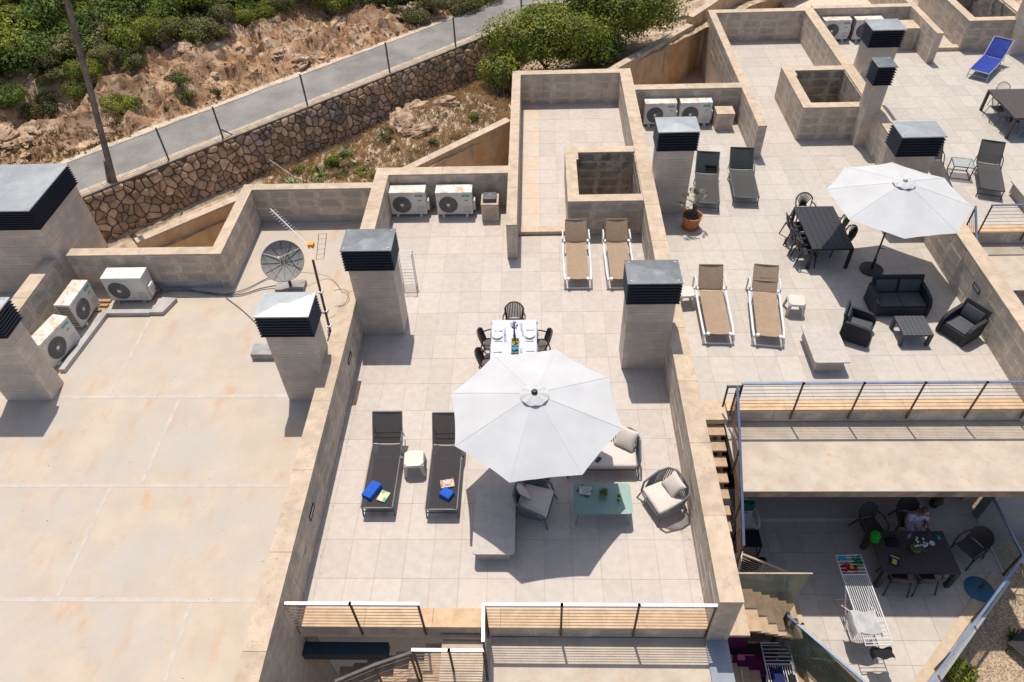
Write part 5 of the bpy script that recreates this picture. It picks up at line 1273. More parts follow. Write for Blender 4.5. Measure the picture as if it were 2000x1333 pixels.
# ------------------------------------------------------------------ parasols
def parasol(label, x, y, rad, rot, zr=2.4, zc=2.93, dk=True, base=(0, 0), lean=0., seed=1):
    t = thing('parasol', label, 'parasol', (x, y, 0)); n = 8; r0 = .17
    q = random.Random(seed)
    def cp(a, f):      # a in panel units 0..8, f 0(centre)..1(rim)
        k = int(a) % n; g = a - int(a); a0 = rot + 2 * PI * k / n; a1 = rot + 2 * PI * (k + 1) / n
        p = Vector((math.cos(a0), math.sin(a0))).lerp(Vector((math.cos(a1), math.sin(a1))), g)
        rr_ = r0 + (rad - r0) * f
        cv = 4 * g * (1 - g)
        rr_ *= (1 - .02 * cv * f * f)
        z = zc - .03 - (zc - .03 - zr) * f ** 1.04 - .028 * cv * f ** .7 * (1 - .4 * f) + (.007 * math.sin(f * 9 + k * 2.3) + .006 * math.sin(g * 14 + f * 6 + k)) * cv * f
        return (p.x * rr_, p.y * rr_, z)
    b = MB(); b.grid(lambda u, v: cp(min(u * n, n - 1e-6) if u < 1 else 0.0, v), 64, 14, th=0); b.build('canopy', 'canopy', t, smooth='full')
    b = MB()
    for k in range(n): b.tube([Vector(cp(k + 1e-9, f / 8)) + Vector((0, 0, .001)) for f in range(9)], .006, 4)
    b.build('seam', 'canopy_seam', t)
    def vf(u, v):
        a = rot + 2 * PI * u; rr_ = .03 + .27 * v; w_ = .018 * math.sin(a * 8 + 1) * v
        return (rr_ * math.cos(a), rr_ * math.sin(a), zc + .05 - .07 * v ** 1.5 + w_)
    b = MB(); b.grid(vf, 64, 6); b.build('vent_flap', 'canopy', t, smooth='full')
    b = MB(); b.lathe([(.0, .12), (.045, .115), (.066, .09), (.066, .05), (.06, .02)], (0, 0, zc), 18, caps=False); b.build('finial', 'dark_metal' if dk else 'canopy', t, smooth=True)
    for k in range(n):
        b = MB(); a = rot + 2 * PI * k / n; b.tube([(.04 * math.cos(a), .04 * math.sin(a), zc - .06), (rad * .98 * math.cos(a), rad * .98 * math.sin(a), zr - .02)], .011, 4); b.tube([(.04 * math.cos(a), .04 * math.sin(a), zr - .35), (rad * .5 * math.cos(a), rad * .5 * math.sin(a), (zc + zr) / 2 - .05)], .009, 4); b.build('rib', 'dark_metal', t)
    b = MB(); b.tube([(base[0], base[1], .05), (0, 0, zc + .04)], .026, 12); b.build('pole', 'dark_metal', t, smooth=True)
    b = MB(); b.tube([(base[0] * .72 - .0, base[1] * .72, .78), (base[0] * .72 + .14, base[1] * .72 - .06, .78)], .014, 6); b.build('crank', 'red_plastic' if dk else 'dark_metal', t)
    b = MB(); b.lathe([(.33, 0), (.34, .05), (.10, .09), (.045, .1), (.04, .42), (.0, .42)], (base[0], base[1], 0), 24); b.build('base', 'black_plastic', t, smooth=True)
    return t
parasol('big white parasol with dark finial over the main terrace lounge', 4.045, 2.60, 1.88, R(-15.3), base=(0, 0))
parasol('big white parasol over the dark table and black sofa', 14.28, 10.24, 1.93, R(30.5), zc=2.92, dk=False, base=(-.08, -.25))

# ------------------------------------------------------------------ black resin lounge set
def slab_side(b, pts, x0, x1):
    n = len(pts); b.add([(x0, y, z) for y, z in pts] + [(x1, y, z) for y, z in pts], [tuple(range(n - 1, -1, -1)), tuple(range(n, 2 * n))] + [(i, (i + 1) % n, n + (i + 1) % n, n + i) for i in range(n)])
def resin_seat(label, x, y, rz, W, D=.78, name='resin_armchair', cat='armchair', seats=1):
    t = thing(name, label, cat, (x, y, 0), rz); hw, hd = W / 2, D / 2
    pr = [(-hd, .04), (-hd - .0, .35), (-hd + .05, .50), (-hd + .14, .585), (-hd + .26, .62), (hd - .1, .64), (hd, .64), (hd, .04)]
    for s in (-1, 1):
        b = MB(); slab_side(b, pr, s * hw - (.09 if s > 0 else 0), s * hw + (.0 if s > 0 else .09)); b.build('arm', 'grey_rattan', t)
    b = MB(); b.box(-hw + .095, -hd + .03, .06, hw - .095, hd - .08, .34); b.build('seat_base', 'grey_rattan', t)
    b = MB(); b.add([(-hw + .05, hd - .16, .30), (hw - .05, hd - .16, .30), (hw - .05, hd - .08, .30), (-hw + .05, hd - .08, .30), (-hw + .05, hd + .02, .86), (hw - .05, hd + .02, .86), (hw - .05, hd + .07, .86), (-hw + .05, hd + .07, .86)], [(0, 3, 2, 1), (4, 5, 6, 7), (0, 1, 5, 4), (1, 2, 6, 5), (2, 3, 7, 6), (3, 0, 4, 7)]); b.build('backrest', 'grey_rattan', t)
    w = (W - .2) / seats
    for i in range(seats):
        cx = -hw + .1 + w * (i + .5)
        rb('seat_panel', 'grey_cushion', t, (cx, -.04, .365), (w - .015, D - .22, .05), r=.018, seg=2)
        rb('back_panel', 'grey_cushion', t, (cx, hd - .10, .60), (w - .08, .03, .36), r=.012, seg=2, rot=(R(-17), 0, 0))
    return t
resin_seat('black two seat resin sofa in the parasol shade', 14.3, 8.28, R(0), 1.52, .80, name='resin_sofa', cat='sofa', seats=2)
resin_seat('black resin armchair left of the dark coffee table', 12.86, 7.22, R(62), .78)
resin_seat('black resin armchair right of the dark coffee table against the wall', 15.62, 7.22, R(-58), .82)

# ------------------------------------------------------------------ potted palm
t = thing('potted_palm', 'small scruffy palm in a terracotta pot and saucer', 'potted palm', (9.12, 12.28, 0))
b = MB(); b.lathe([(.22, .03), (.27, .2), (.31, .42), (.33, .42), (.335, .48), (.30, .48), (.28, .42), (.0, .41)], n=28, caps=False); b.build('pot', 'terracotta', t, smooth=True)
b = MB(); b.lathe([(.24, 0), (.29, .05), (.27, .05), (.0, .02)], n=24, caps=False); b.build('saucer', 'terracotta', t, smooth=True)
b = MB(); b.lathe([(.0, .43), (.29, .425)], n=20, caps=False); b.build('soil', 'soil', t)
b = MB(); b.tube([(0, 0, .4), (.03, .03, .6), (.02, .05, .85)], .06, 8, r2=.04); b.tube([(.04, 0, .4), (.12, .05, .8)], .035, 6); b.build('trunk', 'bark', t, smooth=True)
q = random.Random(14)
for k in range(13):
    a = q.uniform(0, 2 * PI); e = q.uniform(.2, 1.2); l = q.uniform(.30, .5); o = Vector((.02, .05, .82)); tip = o + Vector((math.cos(a) * math.cos(e), math.sin(a) * math.cos(e), math.sin(e))) * l
    b = MB(); b.tube([o, (o + tip) / 2 + Vector((0, 0, .02)), tip], .006, 4)
    dr = (tip - o).normalized(); sd_ = dr.cross(Vector((0, 0, 1))).normalized()
    for j in range(-7, 8):
        th = j * .17; v = dr * math.cos(th) + sd_ * math.sin(th); L_ = q.uniform(.16, .26); nn = v.cross(Vector((0, 0, 1))).normalized() * .007
        b.add([tip, tip + v * L_ * .5 + nn, tip + v * L_ + Vector((0, 0, -.07)), tip + v * L_ * .5 - nn], [(0, 1, 2, 3)])
    b.build('frond', 'leaf_palm' if k % 3 else 'leaf_dry', t)

# ------------------------------------------------------------------ drying rack behind the chimney
def rack(label, x, y, rz, z=0., cloth=None, L=1.3, W=.62):
    t = thing('drying_rack', label, 'drying rack', (x, y, z), rz); h = .95
    b = MB()
    b.tube([(-W / 2, -L / 2, h), (W / 2, -L / 2, h), (W / 2, L / 2, h), (-W / 2, L / 2, h)], .02, 6, closed=True); b.build('frame', 'white_paint', t)
    for k in range(11): b = MB(); xx = -W / 2 + W * (k + 1) / 12; b.tube([(xx, -L / 2, h), (xx, L / 2, h)], .010, 4); b.build('line_bar', 'white_paint', t)
    for s, zz in ((-1, -.05), (1, .02)):
        b = MB(); y0, y1 = s * L / 2, s * (L / 2 + .52); b.tube([(-W / 2, y0, h), (-W / 2, y1, h + zz), (W / 2, y1, h + zz), (W / 2, y0, h)], .018, 6); b.build('wing_frame', 'white_paint', t)
        for k in range(5): b = MB(); yy = y0 + (y1 - y0) * (k + .8) / 5.5; b.tube([(-W / 2, yy, h + zz * .7), (W / 2, yy, h + zz * .7)], .010, 4); b.build('line_bar', 'white_paint', t)
    for s in (-1, 1):
        b = MB(); b.tube([(s * W / 2, -L * .35, h - .02), (s * (W / 2 + .02), L * .32, .02)], .018, 6); b.tube([(s * (W / 2 - .03), L * .35, h - .02), (s * (W / 2 - .02), -L * .32, .02)], .018, 6); b.build('leg', 'white_paint', t)
    for yy in (-.32, .32): b = MB(); b.tube([(-W / 2 - .02, yy * L, .02), (W / 2 + .02, yy * L, .02)], .012, 6); b.build('foot_bar', 'white_paint', t)
    return t
t = thing('folded_rack', 'white folded drying rack standing behind the left chimney of the main terrace', 'drying rack', (.02, 9.45, 0), R(0))
for k, (y0, y1) in enumerate([(0, .55), (.18, -.28)]):
    b = MB(); b.tube([(.0, y0, .0), (.0, y0, 1.25), (.42, y0, 1.25), (.42, y0, 0)], .016, 6); b.build('frame', 'white_paint', t)
    for j in range(9): b = MB(); b.tube([(.0, y0, .2 + .12 * j), (.42, y0, .2 + .12 * j)], .006, 4); b.build('line_bar', 'white_paint', t)

# ------------------------------------------------------------------ recessed wall lights and the drain
def wall_light(label, x, y, z, face, w=.38, h=.15):
    t = thing('wall_light', label, 'wall light', (x, y, z)); s = 1 if face == 'E' else -1
    b = MB()
    for (a0, b0, a1, b1) in ((-w / 2, -h / 2, w / 2, -h / 2 + .022), (-w / 2, h / 2 - .022, w / 2, h / 2), (-w / 2, -h / 2 + .022, -w / 2 + .022, h / 2 - .022), (w / 2 - .022, -h / 2 + .022, w / 2, h / 2 - .022)):
        b.box(min(0, s * .02), a0, b0, max(0, s * .02), a1, b1)
    b.build('frame', 'dark_metal', t); b = MB(); b.box(min(0, s * .008), -w / 2 + .022, -h / 2 + .022, max(0, s * .008), w / 2 - .022, h / 2 - .022); b.build('lens', 'lens_glass', t); return t
wall_light('recessed wall light near the left chimney of the main terrace', -.81, 5.75, .75, 'E')
wall_light('recessed wall light near the lower left end of the main terrace wall', -.81, 1.15, .75, 'E')
wall_light('recessed wall light behind the right black armchair', 16.24, 8.2, .8, 'W')
t = thing('socket_cover', 'small round socket cover high on the left wall near the chimney', 'socket', (-.81, 6.45, .9)); b = MB(); b.tube([(0, 0, 0), (.02, 0, 0)], .05, 12); b.build('cover', 'concrete_grey', t)
t = thing('wall_socket', 'small square socket low on the left wall near the front', 'socket', (-.81, .35, .55)); b = MB(); b.box(0, -.07, -.05, .015, .07, .05); b.build('cover', 'concrete_grey', t)
t = thing('floor_drain', 'rusty slotted floor drain at the foot of the left wall', 'drain', (-.66, 5.2, .003))
b = MB(); b.box(-.06, -.42, 0, .06, .42, .004); b.build('frame', 'rust_pole', t)
for k in range(14): piece('slot', 'dark_metal', t, -.045, -.4 + .058 * k, .004, .045, -.375 + .058 * k, .0055)

# ------------------------------------------------------------------ satellite dish, antenna, mast, cables
t = thing('satellite_dish', 'grey mesh satellite dish on a tiled block on the white roof', 'satellite dish', (-3.38, 9.4, 0))
b = MB(); b.box(-.45, -.2, 0, .42, .25, .16); b.build('plinth', 'concrete_grey', t)
b = MB(); b.tube([(0, 0, .1), (0, 0, .75)], .045, 10); b.build('mount', 'rust_pole', t, smooth=True)
cn = Vector((.0, .05, 1.0)); ax = Vector((.12, -.62, .78)).normalized(); ux = ax.cross(Vector((0, 0, 1))).normalized(); uy = ux.cross(ax)
b = MB(); b.grid(lambda u, v: tuple(cn + (ux * math.cos(2 * PI * u) + uy * math.sin(2 * PI * u)) * .62 * v + ax * (.20 * v * v)), 36, 8); b.build('reflector', 'dish_grey', t, smooth='full')
for k in range(12): b = MB(); a = 2 * PI * k / 12; e = ux * math.cos(a) + uy * math.sin(a); b.tube([cn + e * .62 * f + ax * (.20 * f * f + .006) for f in (.05, .4, .7, 1)], .007, 4); b.build('rib', 'ac_dark', t)
b = MB(); b.tube([cn + (ux * math.cos(2 * PI * k / 36) + uy * math.sin(2 * PI * k / 36)) * .62 + ax * .2 for k in range(36)], .012, 5, closed=True); b.build('rim', 'dish_grey', t)
b = MB(); fp = cn + ax * .62
for a in (.5, 2.6, 4.7): b.tube([cn + (ux * math.cos(a) + uy * math.sin(a)) * .6 + ax * .2, fp], .008, 4)
b.tube([fp - ax * .05, fp + ax * .08], .035, 8); b.build('feed', 'ac_white', t)
t = thing('antenna_mast', 'rusty antenna mast leaning over the roof edge wall', 'mast', (-1.74, 7.3, 0))
b = MB(); b.tube([(0, 0, .0), (-.12, .4, .9), (-.30, 1.0, 2.0)], .035, 8); b.build('mast', 'rust_pole', t, smooth=True)
for f in (.15, .35, .6): b = MB(); b.box(-.05 - .3 * f, .95 * f - .05, 2 * f - .03, .07 - .3 * f, .95 * f + .07, 2 * f + .03); b.build('clamp', 'steel', t)
b = MB(); b.box(-.1, -.16, 0, .16, .1, .02); b.build('foot_plate', 'rust_pole', t)
t = thing('tv_antenna', 'long white television antenna with an orange junction box', 'antenna', (-2.3, 9.2, 1.9))
a0, a1 = Vector((.1, -.3, -.02)), Vector((-1.35, 1.1, .42)); b = MB(); b.tube([a0, a1], .014, 6); b.build('boom', 'white_paint', t)
dr = (a1 - a0).normalized(); cr = dr.cross(Vector((0, 0, 1))).normalized()
for k in range(14): p = a0.lerp(a1, (k + 4) / 18); b = MB(); b.tube([p - cr * .11, p + cr * .11], .005, 4); b.build('element', 'white_paint', t)
b = MB(); b.box(-.06, -.2, -.05, .10, -.05, .08); b.build('junction_box', 'orange', t)
for s in (1,):
    c0 = a0 + Vector((.1, .1, .1)); b = MB()
    b.tube([c0 + Vector((0, -.3, -.3)), c0 + Vector((.12 * s, .1, .3))], .008, 4); b.tube([c0 + Vector((.2, -.25, -.3)), c0 + Vector((.22 + .12 * s, .12, .3))], .008, 4)
    for j in range(6): f = j / 5; b.tube([c0 + Vector((0, -.3, -.3)).lerp(Vector((.12 * s, .1, .3)), f), c0 + Vector((.2, -.25, -.3)).lerp(Vector((.22 + .12 * s, .12, .3)), f)], .004, 3)
    b.build('reflector_grid', 'ac_dark', t)
def cable(label, pts, r=.012, m='cable_blue'):
    P = [Vector(p) for p in pts]; Q = []
    for i in range(len(P) - 1):
        p0, p1, p2, p3 = P[max(0, i - 1)], P[i], P[i + 1], P[min(len(P) - 1, i + 2)]
        for k in range(5): t_ = k / 5; Q.append(.5 * ((2 * p1) + (p2 - p0) * t_ + (2 * p0 - 5 * p1 + 4 * p2 - p3) * t_ ** 2 + (3 * p1 - p0 - 3 * p2 + p3) * t_ ** 3))
    Q.append(P[-1]); b = MB(); b.tube(Q, r, 5); return tag(b.build('cable', m, smooth=True), label, 'cable')
cable('thick cable along the roof wall from the air conditioner to the dish', [(-7.5, 9.2, .12), (-6.9, 9.35, .06), (-6.0, 9.25, .05), (-5.0, 9.1, .05), (-4.3, 9.4, .05), (-3.7, 9.5, .1)], .02)
cable('second cable beside the thick one, curving up to the dish mount', [(-7.5, 9.28, .16), (-6.8, 9.42, .08), (-5.7, 9.15, .05), (-4.9, 9.3, .05), (-4.2, 9.9, .05), (-3.5, 9.8, .3)], .016)
cable('thin black cable running from the roof wall toward the chimney', [(-5.3, 9.0, .04), (-4.7, 8.5, .03), (-4.1, 7.9, .03), (-3.9, 7.6, .03)], .012)
cable('cable looping behind the mast on the roof edge', [(-3.1, 9.6, .5), (-2.4, 9.9, .1), (-1.9, 9.4, .05), (-1.6, 8.6, .05), (-1.7, 7.7, .1)], .01, 'ac_grille')
cable('thin loop of cable on the wall top at the foot of the mast', [(-1.5, 7.8, 1.31), (-1.2, 7.75, 1.4), (-1.02, 7.5, 1.42), (-1.1, 7.2, 1.33), (-1.35, 7.15, 1.31)], .008, 'ac_dark')
t = thing('roof_block', 'low concrete block behind the roof chimney', 'block', (-3.45, 6.62, 0)); b = MB(); b.box(-.33, -.2, 0, .5, .22, .22); b.build('block', 'concrete_grey', t)
t = thing('wooden_battens', 'three short wooden battens between the roof air conditioners', 'battens', (-8.95, 9.0, 0))
for k in range(3): b = MB(); b.box(-.2, -.55 + .2 * k, .0, .15, -.45 + .2 * k, .07); b.build('batten', 'wood_box', t)

# dust, dry leaves and grit blown along the wall bases
q = random.Random(31); b = MB()
for i in range(900):
    k = i % 6
    if k == 0: x, y = -.80 + abs(q.gauss(0, .10)), q.uniform(-.6, 13)
    elif k == 1: x, y = 7.44 - abs(q.gauss(0, .10)), q.uniform(-.6, 11.8)
    elif k == 2: x, y = 16.2 - abs(q.gauss(0, .12)), q.uniform(5, 17)
    elif k == 3: x, y = q.uniform(-.7, 3.1), 13.6 - abs(q.gauss(0, .15))
    elif k == 4: x, y = q.uniform(-5, -1.4), 12.8 - abs(q.gauss(0, .2))
    else: x, y = q.uniform(-10, -1.4), q.uniform(-3, 9)
    e = q.uniform(.006, .02); a = q.uniform(0, 3); ca, sa = math.cos(a) * e, math.sin(a) * e
    b.add([(x - ca, y - sa, .004), (x + sa * .5, y - ca * .5, .006 + e * .3), (x + ca, y + sa, .005), (x - sa * .5, y + ca * .5, .005 + e * .2)], [(0, 1, 2, 3)])
b.build('dry_leaves', 'leaf_dry', None, kind='stuff', label='bits of dry leaf and grit along the terrace walls', category='litter')
# ------------------------------------------------------------------ lower patio of the neighbour
F = -4.1
P1 = [(10.9, -2.6), (11.9, -2.1), (16.42, 2.05), (16.42, 4.6), (10.9, 4.6)]
P1 = [(11.35, -.25), (12.6, -1.7), (12.9, -1.05), (16.42, 2.05), (16.42, 4.9), (10.78, 4.9), (10.78, .75)]
P1 = [(10.78, .72), (12.55, -1.55), (16.42, 2.05), (16.42, 4.95), (10.78, 4.95)]
def inside_clip(poly, conv):
    for i in range(len(conv)):
        a, c = conv[i], conv[(i + 1) % len(conv)]; nx, ny = c[1] - a[1], -(c[0] - a[0])
        poly = clip(poly, a[0], a[1], nx, ny)
        if len(poly) < 3: return None
    return poly
b = MB(); b.prism(P1, F - .35, F - .006); b.box(8.9, 1.75, F - .35, 10.779, 4.95, F - .006)
pf_ = struct('patio_floor', b, 'grout')
for conv in (P1, [(8.9, 1.75), (10.775, 1.75), (10.775, 4.95), (8.9, 4.95)]):
    i = 0
    x = 8.6
    while x < 16.5:
        y = -1.95
        while y < 4.95:
            pl = inside_clip([(x + .005, y + .005), (x + TD - .005, y + .005), (x + TD - .005, y + TW - .005), (x + .005, y + TW - .005)], conv)
            if pl: b = MB(); b.prism(pl, F - .02, F); b.build('tile', 'tile_cool', pf_)
            y += TW
        x += TD
# cream kerb along the glass edge
def edge_strip(name, label, pts, w, z0, z1, m, parent=None):
    b = MB()
    for i in range(len(pts) - 1):
        a, c = Vector(pts[i]), Vector(pts[i + 1]); d_ = (c - a).normalized(); n = Vector((-d_.y, d_.x)) * w
        b.prism([(a.x, a.y), (c.x, c.y), (c.x + n.x, c.y + n.y), (a.x + n.x, a.y + n.y)], z0, z1)
    o = b.build(name, m, parent)
    return tag(o, label, 'kerb') if label else o
edge_strip('patio_kerb', 'cream stone strip along the foot of the right glass balustrade', [(12.75, -1.15), (16.35, 2.17)], .24, F + .001, F + .035, 'coping')
edge_strip('patio_kerb', 'cream stone strip at the stair opening of the patio', [(10.72, 2.05), (10.72, .83), (11.4, -.1), (12.3, -1.3)], .12, F + .001, F + .05, 'coping')
b = MB(); b.prism([(12.55, -1.6), (16.5, 2.0), (16.5, 4.6), (16.44, 4.6), (16.44, 2.03), (12.5, -1.55)], -5.25, F - .005); b.build('edge_beam', 'white_wall', pf_)
# door step, dark sliding doors and side walls under the slab
b = MB(); b.box(8.9, 3.87, F, 15.95, 4.94, F + .10); tag(b.build('door_step', 'tile_cool'), 'shaded step in front of the dark sliding doors', 'step')
t = thing('sliding_doors', 'dark sliding glass doors under the canopy slab', 'doors', (12.3, 4.92, F + .1))
for i in range(4): b = MB(); b.box(-3.3 + 1.7 * i, -.03, .06, -3.3 + 1.7 * i + 1.6, 0, 2.9); b.build('pane', 'dark_frame', t)
b = MB(); b.box(-3.4, -.06, 0, 3.5, 0, .06); b.box(-3.4, -.06, 2.9, 3.5, 0, 3.0)
for i in range(5): b.box(-3.4 + 1.7 * i, -.06, .06, -3.3 + 1.7 * i, .0, 2.9)
b.build('frame', 'brown_frame', t)
b = MB(); b.box(16.46, 3.9, -5.6, 26, 4.2, -1.2); tag(b.build('side_wall', 'blue_grey'), 'added blue grey wall for the shaded area right of the patio glass', 'wall')  # wall added to give a dark shaded area, shade blue in its colour

# glass balustrades
def balustrade(label, pts, zt, zb, gz=None, m='glass_pane', rail='galv_sky_tint', postm='brown_frame', posts=True, rw=.06):
    g = thing('glass_balustrade', label, 'balustrade', (0, 0, 0))
    for i in range(len(pts) - 1):
        a, c = Vector(pts[i]), Vector(pts[i + 1]); L_ = (c - a).length; d_ = (c - a) / L_; n = Vector((-d_.y, d_.x)) * .008
        k = max(1, round(L_ / 1.6))
        for j in range(k):
            p, q_ = a + d_ * (L_ * j / k + .03), a + d_ * (L_ * (j + 1) / k - .03)
            b = MB(); b.prism([(p.x - n.x, p.y - n.y), (q_.x - n.x, q_.y - n.y), (q_.x + n.x, q_.y + n.y), (p.x + n.x, p.y + n.y)], gz or zb, zt - .04); b.build('glass_panel', m, g)
            if posts: b = MB(); b.box(p.x - .03, p.y - .03, zb - .15, p.x + .03, p.y + .03, zt - .03); b.build('post', postm, g)
        n2 = n.normalized() * rw / 2
        b = MB(); b.prism([(a.x - n2.x, a.y - n2.y), (c.x - n2.x, c.y - n2.y), (c.x + n2.x, c.y + n2.y), (a.x + n2.x, a.y + n2.y)], zt - .03, zt + .01); b.build('handrail', rail, g)
    return g
balustrade('glass balustrade with blue rail along the diagonal edge above the gravel', [(12.3, -1.5), (16.42, 2.16)], -3.0, F)
balustrade('glass balustrade with blue rail on the right side under the slab', [(16.44, 2.2), (16.44, 4.5)], -3.0, F)
balustrade('greenish glass balustrade slanting down beside the stair opening', [(10.12, .60), (11.48, -.95), (12.3, -2.0)], -3.0, F - .6, m='glass_green')
g = thing('glass_screen', 'tall greenish glass screen in front of the lower stair flight', 'glass screen', (0, 0, 0))
b = MB(); b.add([(7.9, .93, -5.3), (10.35, .93, -5.3), (10.42, .93, -1.56), (7.9, .93, -1.56), (7.9, .95, -5.3), (10.35, .95, -5.3), (10.42, .95, -1.56), (7.9, .95, -1.56)], [(0, 1, 2, 3), (7, 6, 5, 4), (0, 4, 5, 1), (1, 5, 6, 2), (2, 6, 7, 3), (3, 7, 4, 0)]); b.build('glass_panel', 'glass_green', g)
b = MB(); b.box(7.9, .925, -1.56, 10.43, .955, -1.53); b.build('top_edge', 'coping', g)
t = thing('steel_post_pair', 'brown post pair where the glass screen meets the slanting balustrade', 'posts', (10.15, .55, 0))
for dx, dy in ((0, .1), (.14, -.06)): b = MB(); b.box(dx - .04, dy - .04, -5.4, dx + .04, dy + .04, -3.0); b.build('post', 'brown_frame', t)
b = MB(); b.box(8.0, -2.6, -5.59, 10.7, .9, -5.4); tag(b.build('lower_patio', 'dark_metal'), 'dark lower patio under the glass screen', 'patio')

# dining set on the patio
table('big dark brown rattan dining table on the shaded patio', 12.94, 1.86, 14.88, 3.08, .79, 'brown_plastic', leg=.12, apron=.1, z=F)
for lab, x, y, r_ in [('dark armchair at the upper left corner of the patio table', 13.2, 3.42, 14), ('dark armchair under the woman in the printed dress', 14.25, 3.62, -6), ('dark armchair pulled away on the right of the patio table', 15.62, 2.78, -60), ('left of the two dark armchairs tucked under the near side of the patio table', 13.42, 1.98, 176), ('right of the two dark armchairs tucked under the near side of the patio table', 14.1, 2.0, 184)]:
    chair(lab, x, y, R(r_), 'brown_plastic', 'solid', z=F, sc=1.1)
w1 = chair('white plastic chair with a dark green cloth on its back', 9.85, 3.62, R(4), 'white_paint', 'solid', z=F)
rb('hung_cloth', 'teal_cloth', None, (9.85, 3.86, F + .78), (.46, .14, .36), r=.05); tag(bpy.data.objects['hung_cloth'], 'dark green cloth hung over the white plastic chair', 'cloth')
chair('white plastic chair half hidden behind the sloping blue railing', 9.2, 3.72, R(-4), 'white_paint', 'solid', z=F)
table('open black metal side table under the sloping railing', 9.5, 2.75, 10.1, 3.25, .55, 'dark_metal', leg=.03, glass='black_plastic', name='side_table', z=F)
# clothes on the floor
for i, (x, y, s_, m_, lab) in enumerate([(9.7, 2.3, .28, 'black_cloth', 'black bundle of clothes under the slanted railing'), (10.0, 2.4, .2, 'black_cloth', 'smaller black bundle of clothes at the end of the slanted railing'), (9.45, 2.5, .24, 'white_paint', 'white stool top beside the black clothes')]):
    rb('clothes_bundle', m_, None, (x, y, F + .4), (s_ * 1.6, s_, .16), r=.06, puff=.03); tag(col.objects[-1] if False else bpy.data.objects[[o.name for o in bpy.data.objects if o.name.startswith('clothes_bundle')][-1]], lab, 'clothes')
# things on the patio table
PZ = F + .792
t = thing('cap', 'bright green cap on the left corner of the patio table', 'cap', (13.06, 2.93, PZ)); b = MB(); b.lathe([(.13, 0), (.135, .05), (.10, .11), (.0, .13)], n=18, caps=False); b.build('crown', 'green_hat', t, smooth=True)
b = MB(); b.prism([(-.12, -.02), (-.18, -.14), (-.10, -.22), (.02, -.22), (.08, -.12), (.05, -.04)], .0, .012); b.build('peak', 'green_hat', t)
t = thing('magazine', 'dark magazine with yellow print on the near left of the patio table', 'magazine', (13.32, 2.22, PZ), R(-25)); b = MB(); b.box(-.13, -.17, 0, .13, .17, .012); b.build('cover', 'navy_cloth', t); b = MB(); b.box(-.11, .08, .013, .11, .12, .014); b.box(-.05, -.12, .013, .06, .03, .014); b.build('print', 'label_yellow', t)
t = thing('flower_pot', 'basket pot with small white flowers on the patio table', 'flower pot', (13.94, 2.52, PZ)); b = MB(); b.lathe([(.08, 0), (.12, .05), (.13, .13), (.11, .13)], n=18); b.build('pot', 'wood_box', t, smooth=True)
q = random.Random(4); b = MB(); b2 = MB()
for i in range(200):
    a = q.uniform(0, 6.3); e = q.uniform(.1, 1.4); rr_ = q.uniform(.08, .2); p = Vector((rr_ * math.cos(a) * math.cos(e), rr_ * math.sin(a) * math.cos(e), .15 + rr_ * math.sin(e))); u = Vector((q.uniform(-1, 1), q.uniform(-1, 1), q.uniform(-1, 1))).normalized() * .025; v = u.cross(Vector((0, .3, 1))).normalized() * .015
    b.add([p - u, p - v, p + u, p + v], [(0, 1, 2, 3)])
for i in range(16):
    a = q.uniform(0, 6.3); rr_ = q.uniform(.03, .2); b2.lathe([(.0, 0), (.03, .008), (.033, .02), (.0, .028)], (rr_ * math.cos(a) + .06, rr_ * math.sin(a), .3 + q.uniform(-.05, .04)), 7, caps=False)
b.build('foliage', 'pot_plant', t); b2.build('flowers', 'flower_white', t)
t = thing('ashtray', 'white round ashtray on the patio table', 'ashtray', (14.45, 2.70, PZ)); b = MB(); b.lathe([(.05, 0), (.075, .03), (.065, .035), (.045, .012), (.0, .01)], n=20, caps=False); b.build('bowl', 'flower_white', t, smooth=True)
t = thing('lighter', 'light blue lighter near the woman on the patio table', 'lighter', (14.48, 2.99, PZ), R(-50)); b = MB(); b.box(-.05, -.012, 0, .05, .012, .015); b.build('body', 'turquoise', t)
t = thing('tissue', 'crumpled teal wrapper at the right edge of the patio table', 'wrapper', (14.68, 2.88, PZ)); rb('paper', 'teal_badge', t, (0, 0, .02), (.10, .12, .04), r=.012, puff=.01)
t = thing('water_bottle', 'clear plastic water bottle standing behind the white flowers', 'bottle', (13.9, 2.88, PZ)); b = MB(); b.lathe([(.033, 0), (.034, .14), (.013, .19), (.013, .21)], n=14); b.build('body', 'glass_clear', t, smooth=True); b = MB(); b.lathe([(.015, .21), (.015, .235)], n=10); b.build('cap', 'turquoise', t)
t = thing('handbag', 'black bag lying on the patio table right of the green cap', 'bag', (13.42, 2.72, PZ)); rb('bag_body', 'black_cloth', t, (0, 0, .06), (.34, .24, .12), r=.05, puff=.02); b = MB(); b.tube([(-.14, .05, .1), (-.05, .14, .16), (.08, .14, .16), (.15, .04, .1)], .012, 6); b.build('strap', 'black_cloth', t)
# potted plant by the door
t = thing('potted_plant', 'small bushy potted plant beside the dark doors', 'potted plant', (15.35, 4.3, F + .1)); b = MB(); b.lathe([(.1, 0), (.14, .2), (.12, .2)], n=14); b.build('pot', 'soil', t, smooth=True); leaf_cloud(350, .24, .22, .3, .035, 55, lumps=4).build('foliage', 'leaf_olive', t).location = (0, 0, .16)
# parasol base
t = thing('parasol_stand', 'round teal blue parasol base without parasol on the patio', 'parasol base', (15.62, 1.82, F)); b = MB(); b.lathe([(.35, 0), (.36, .04), (.30, .075), (.06, .09), (.05, .09)], n=30); b.build('disc', 'blue_base', t, smooth=True); b = MB(); b.lathe([(.035, .09), (.035, .36), (.045, .36), (.045, .40)], n=12); b.tube([(.0, 0, .3), (.09, 0, .3)], .014, 6); b.build('stem', 'brown_frame', t, smooth=True)

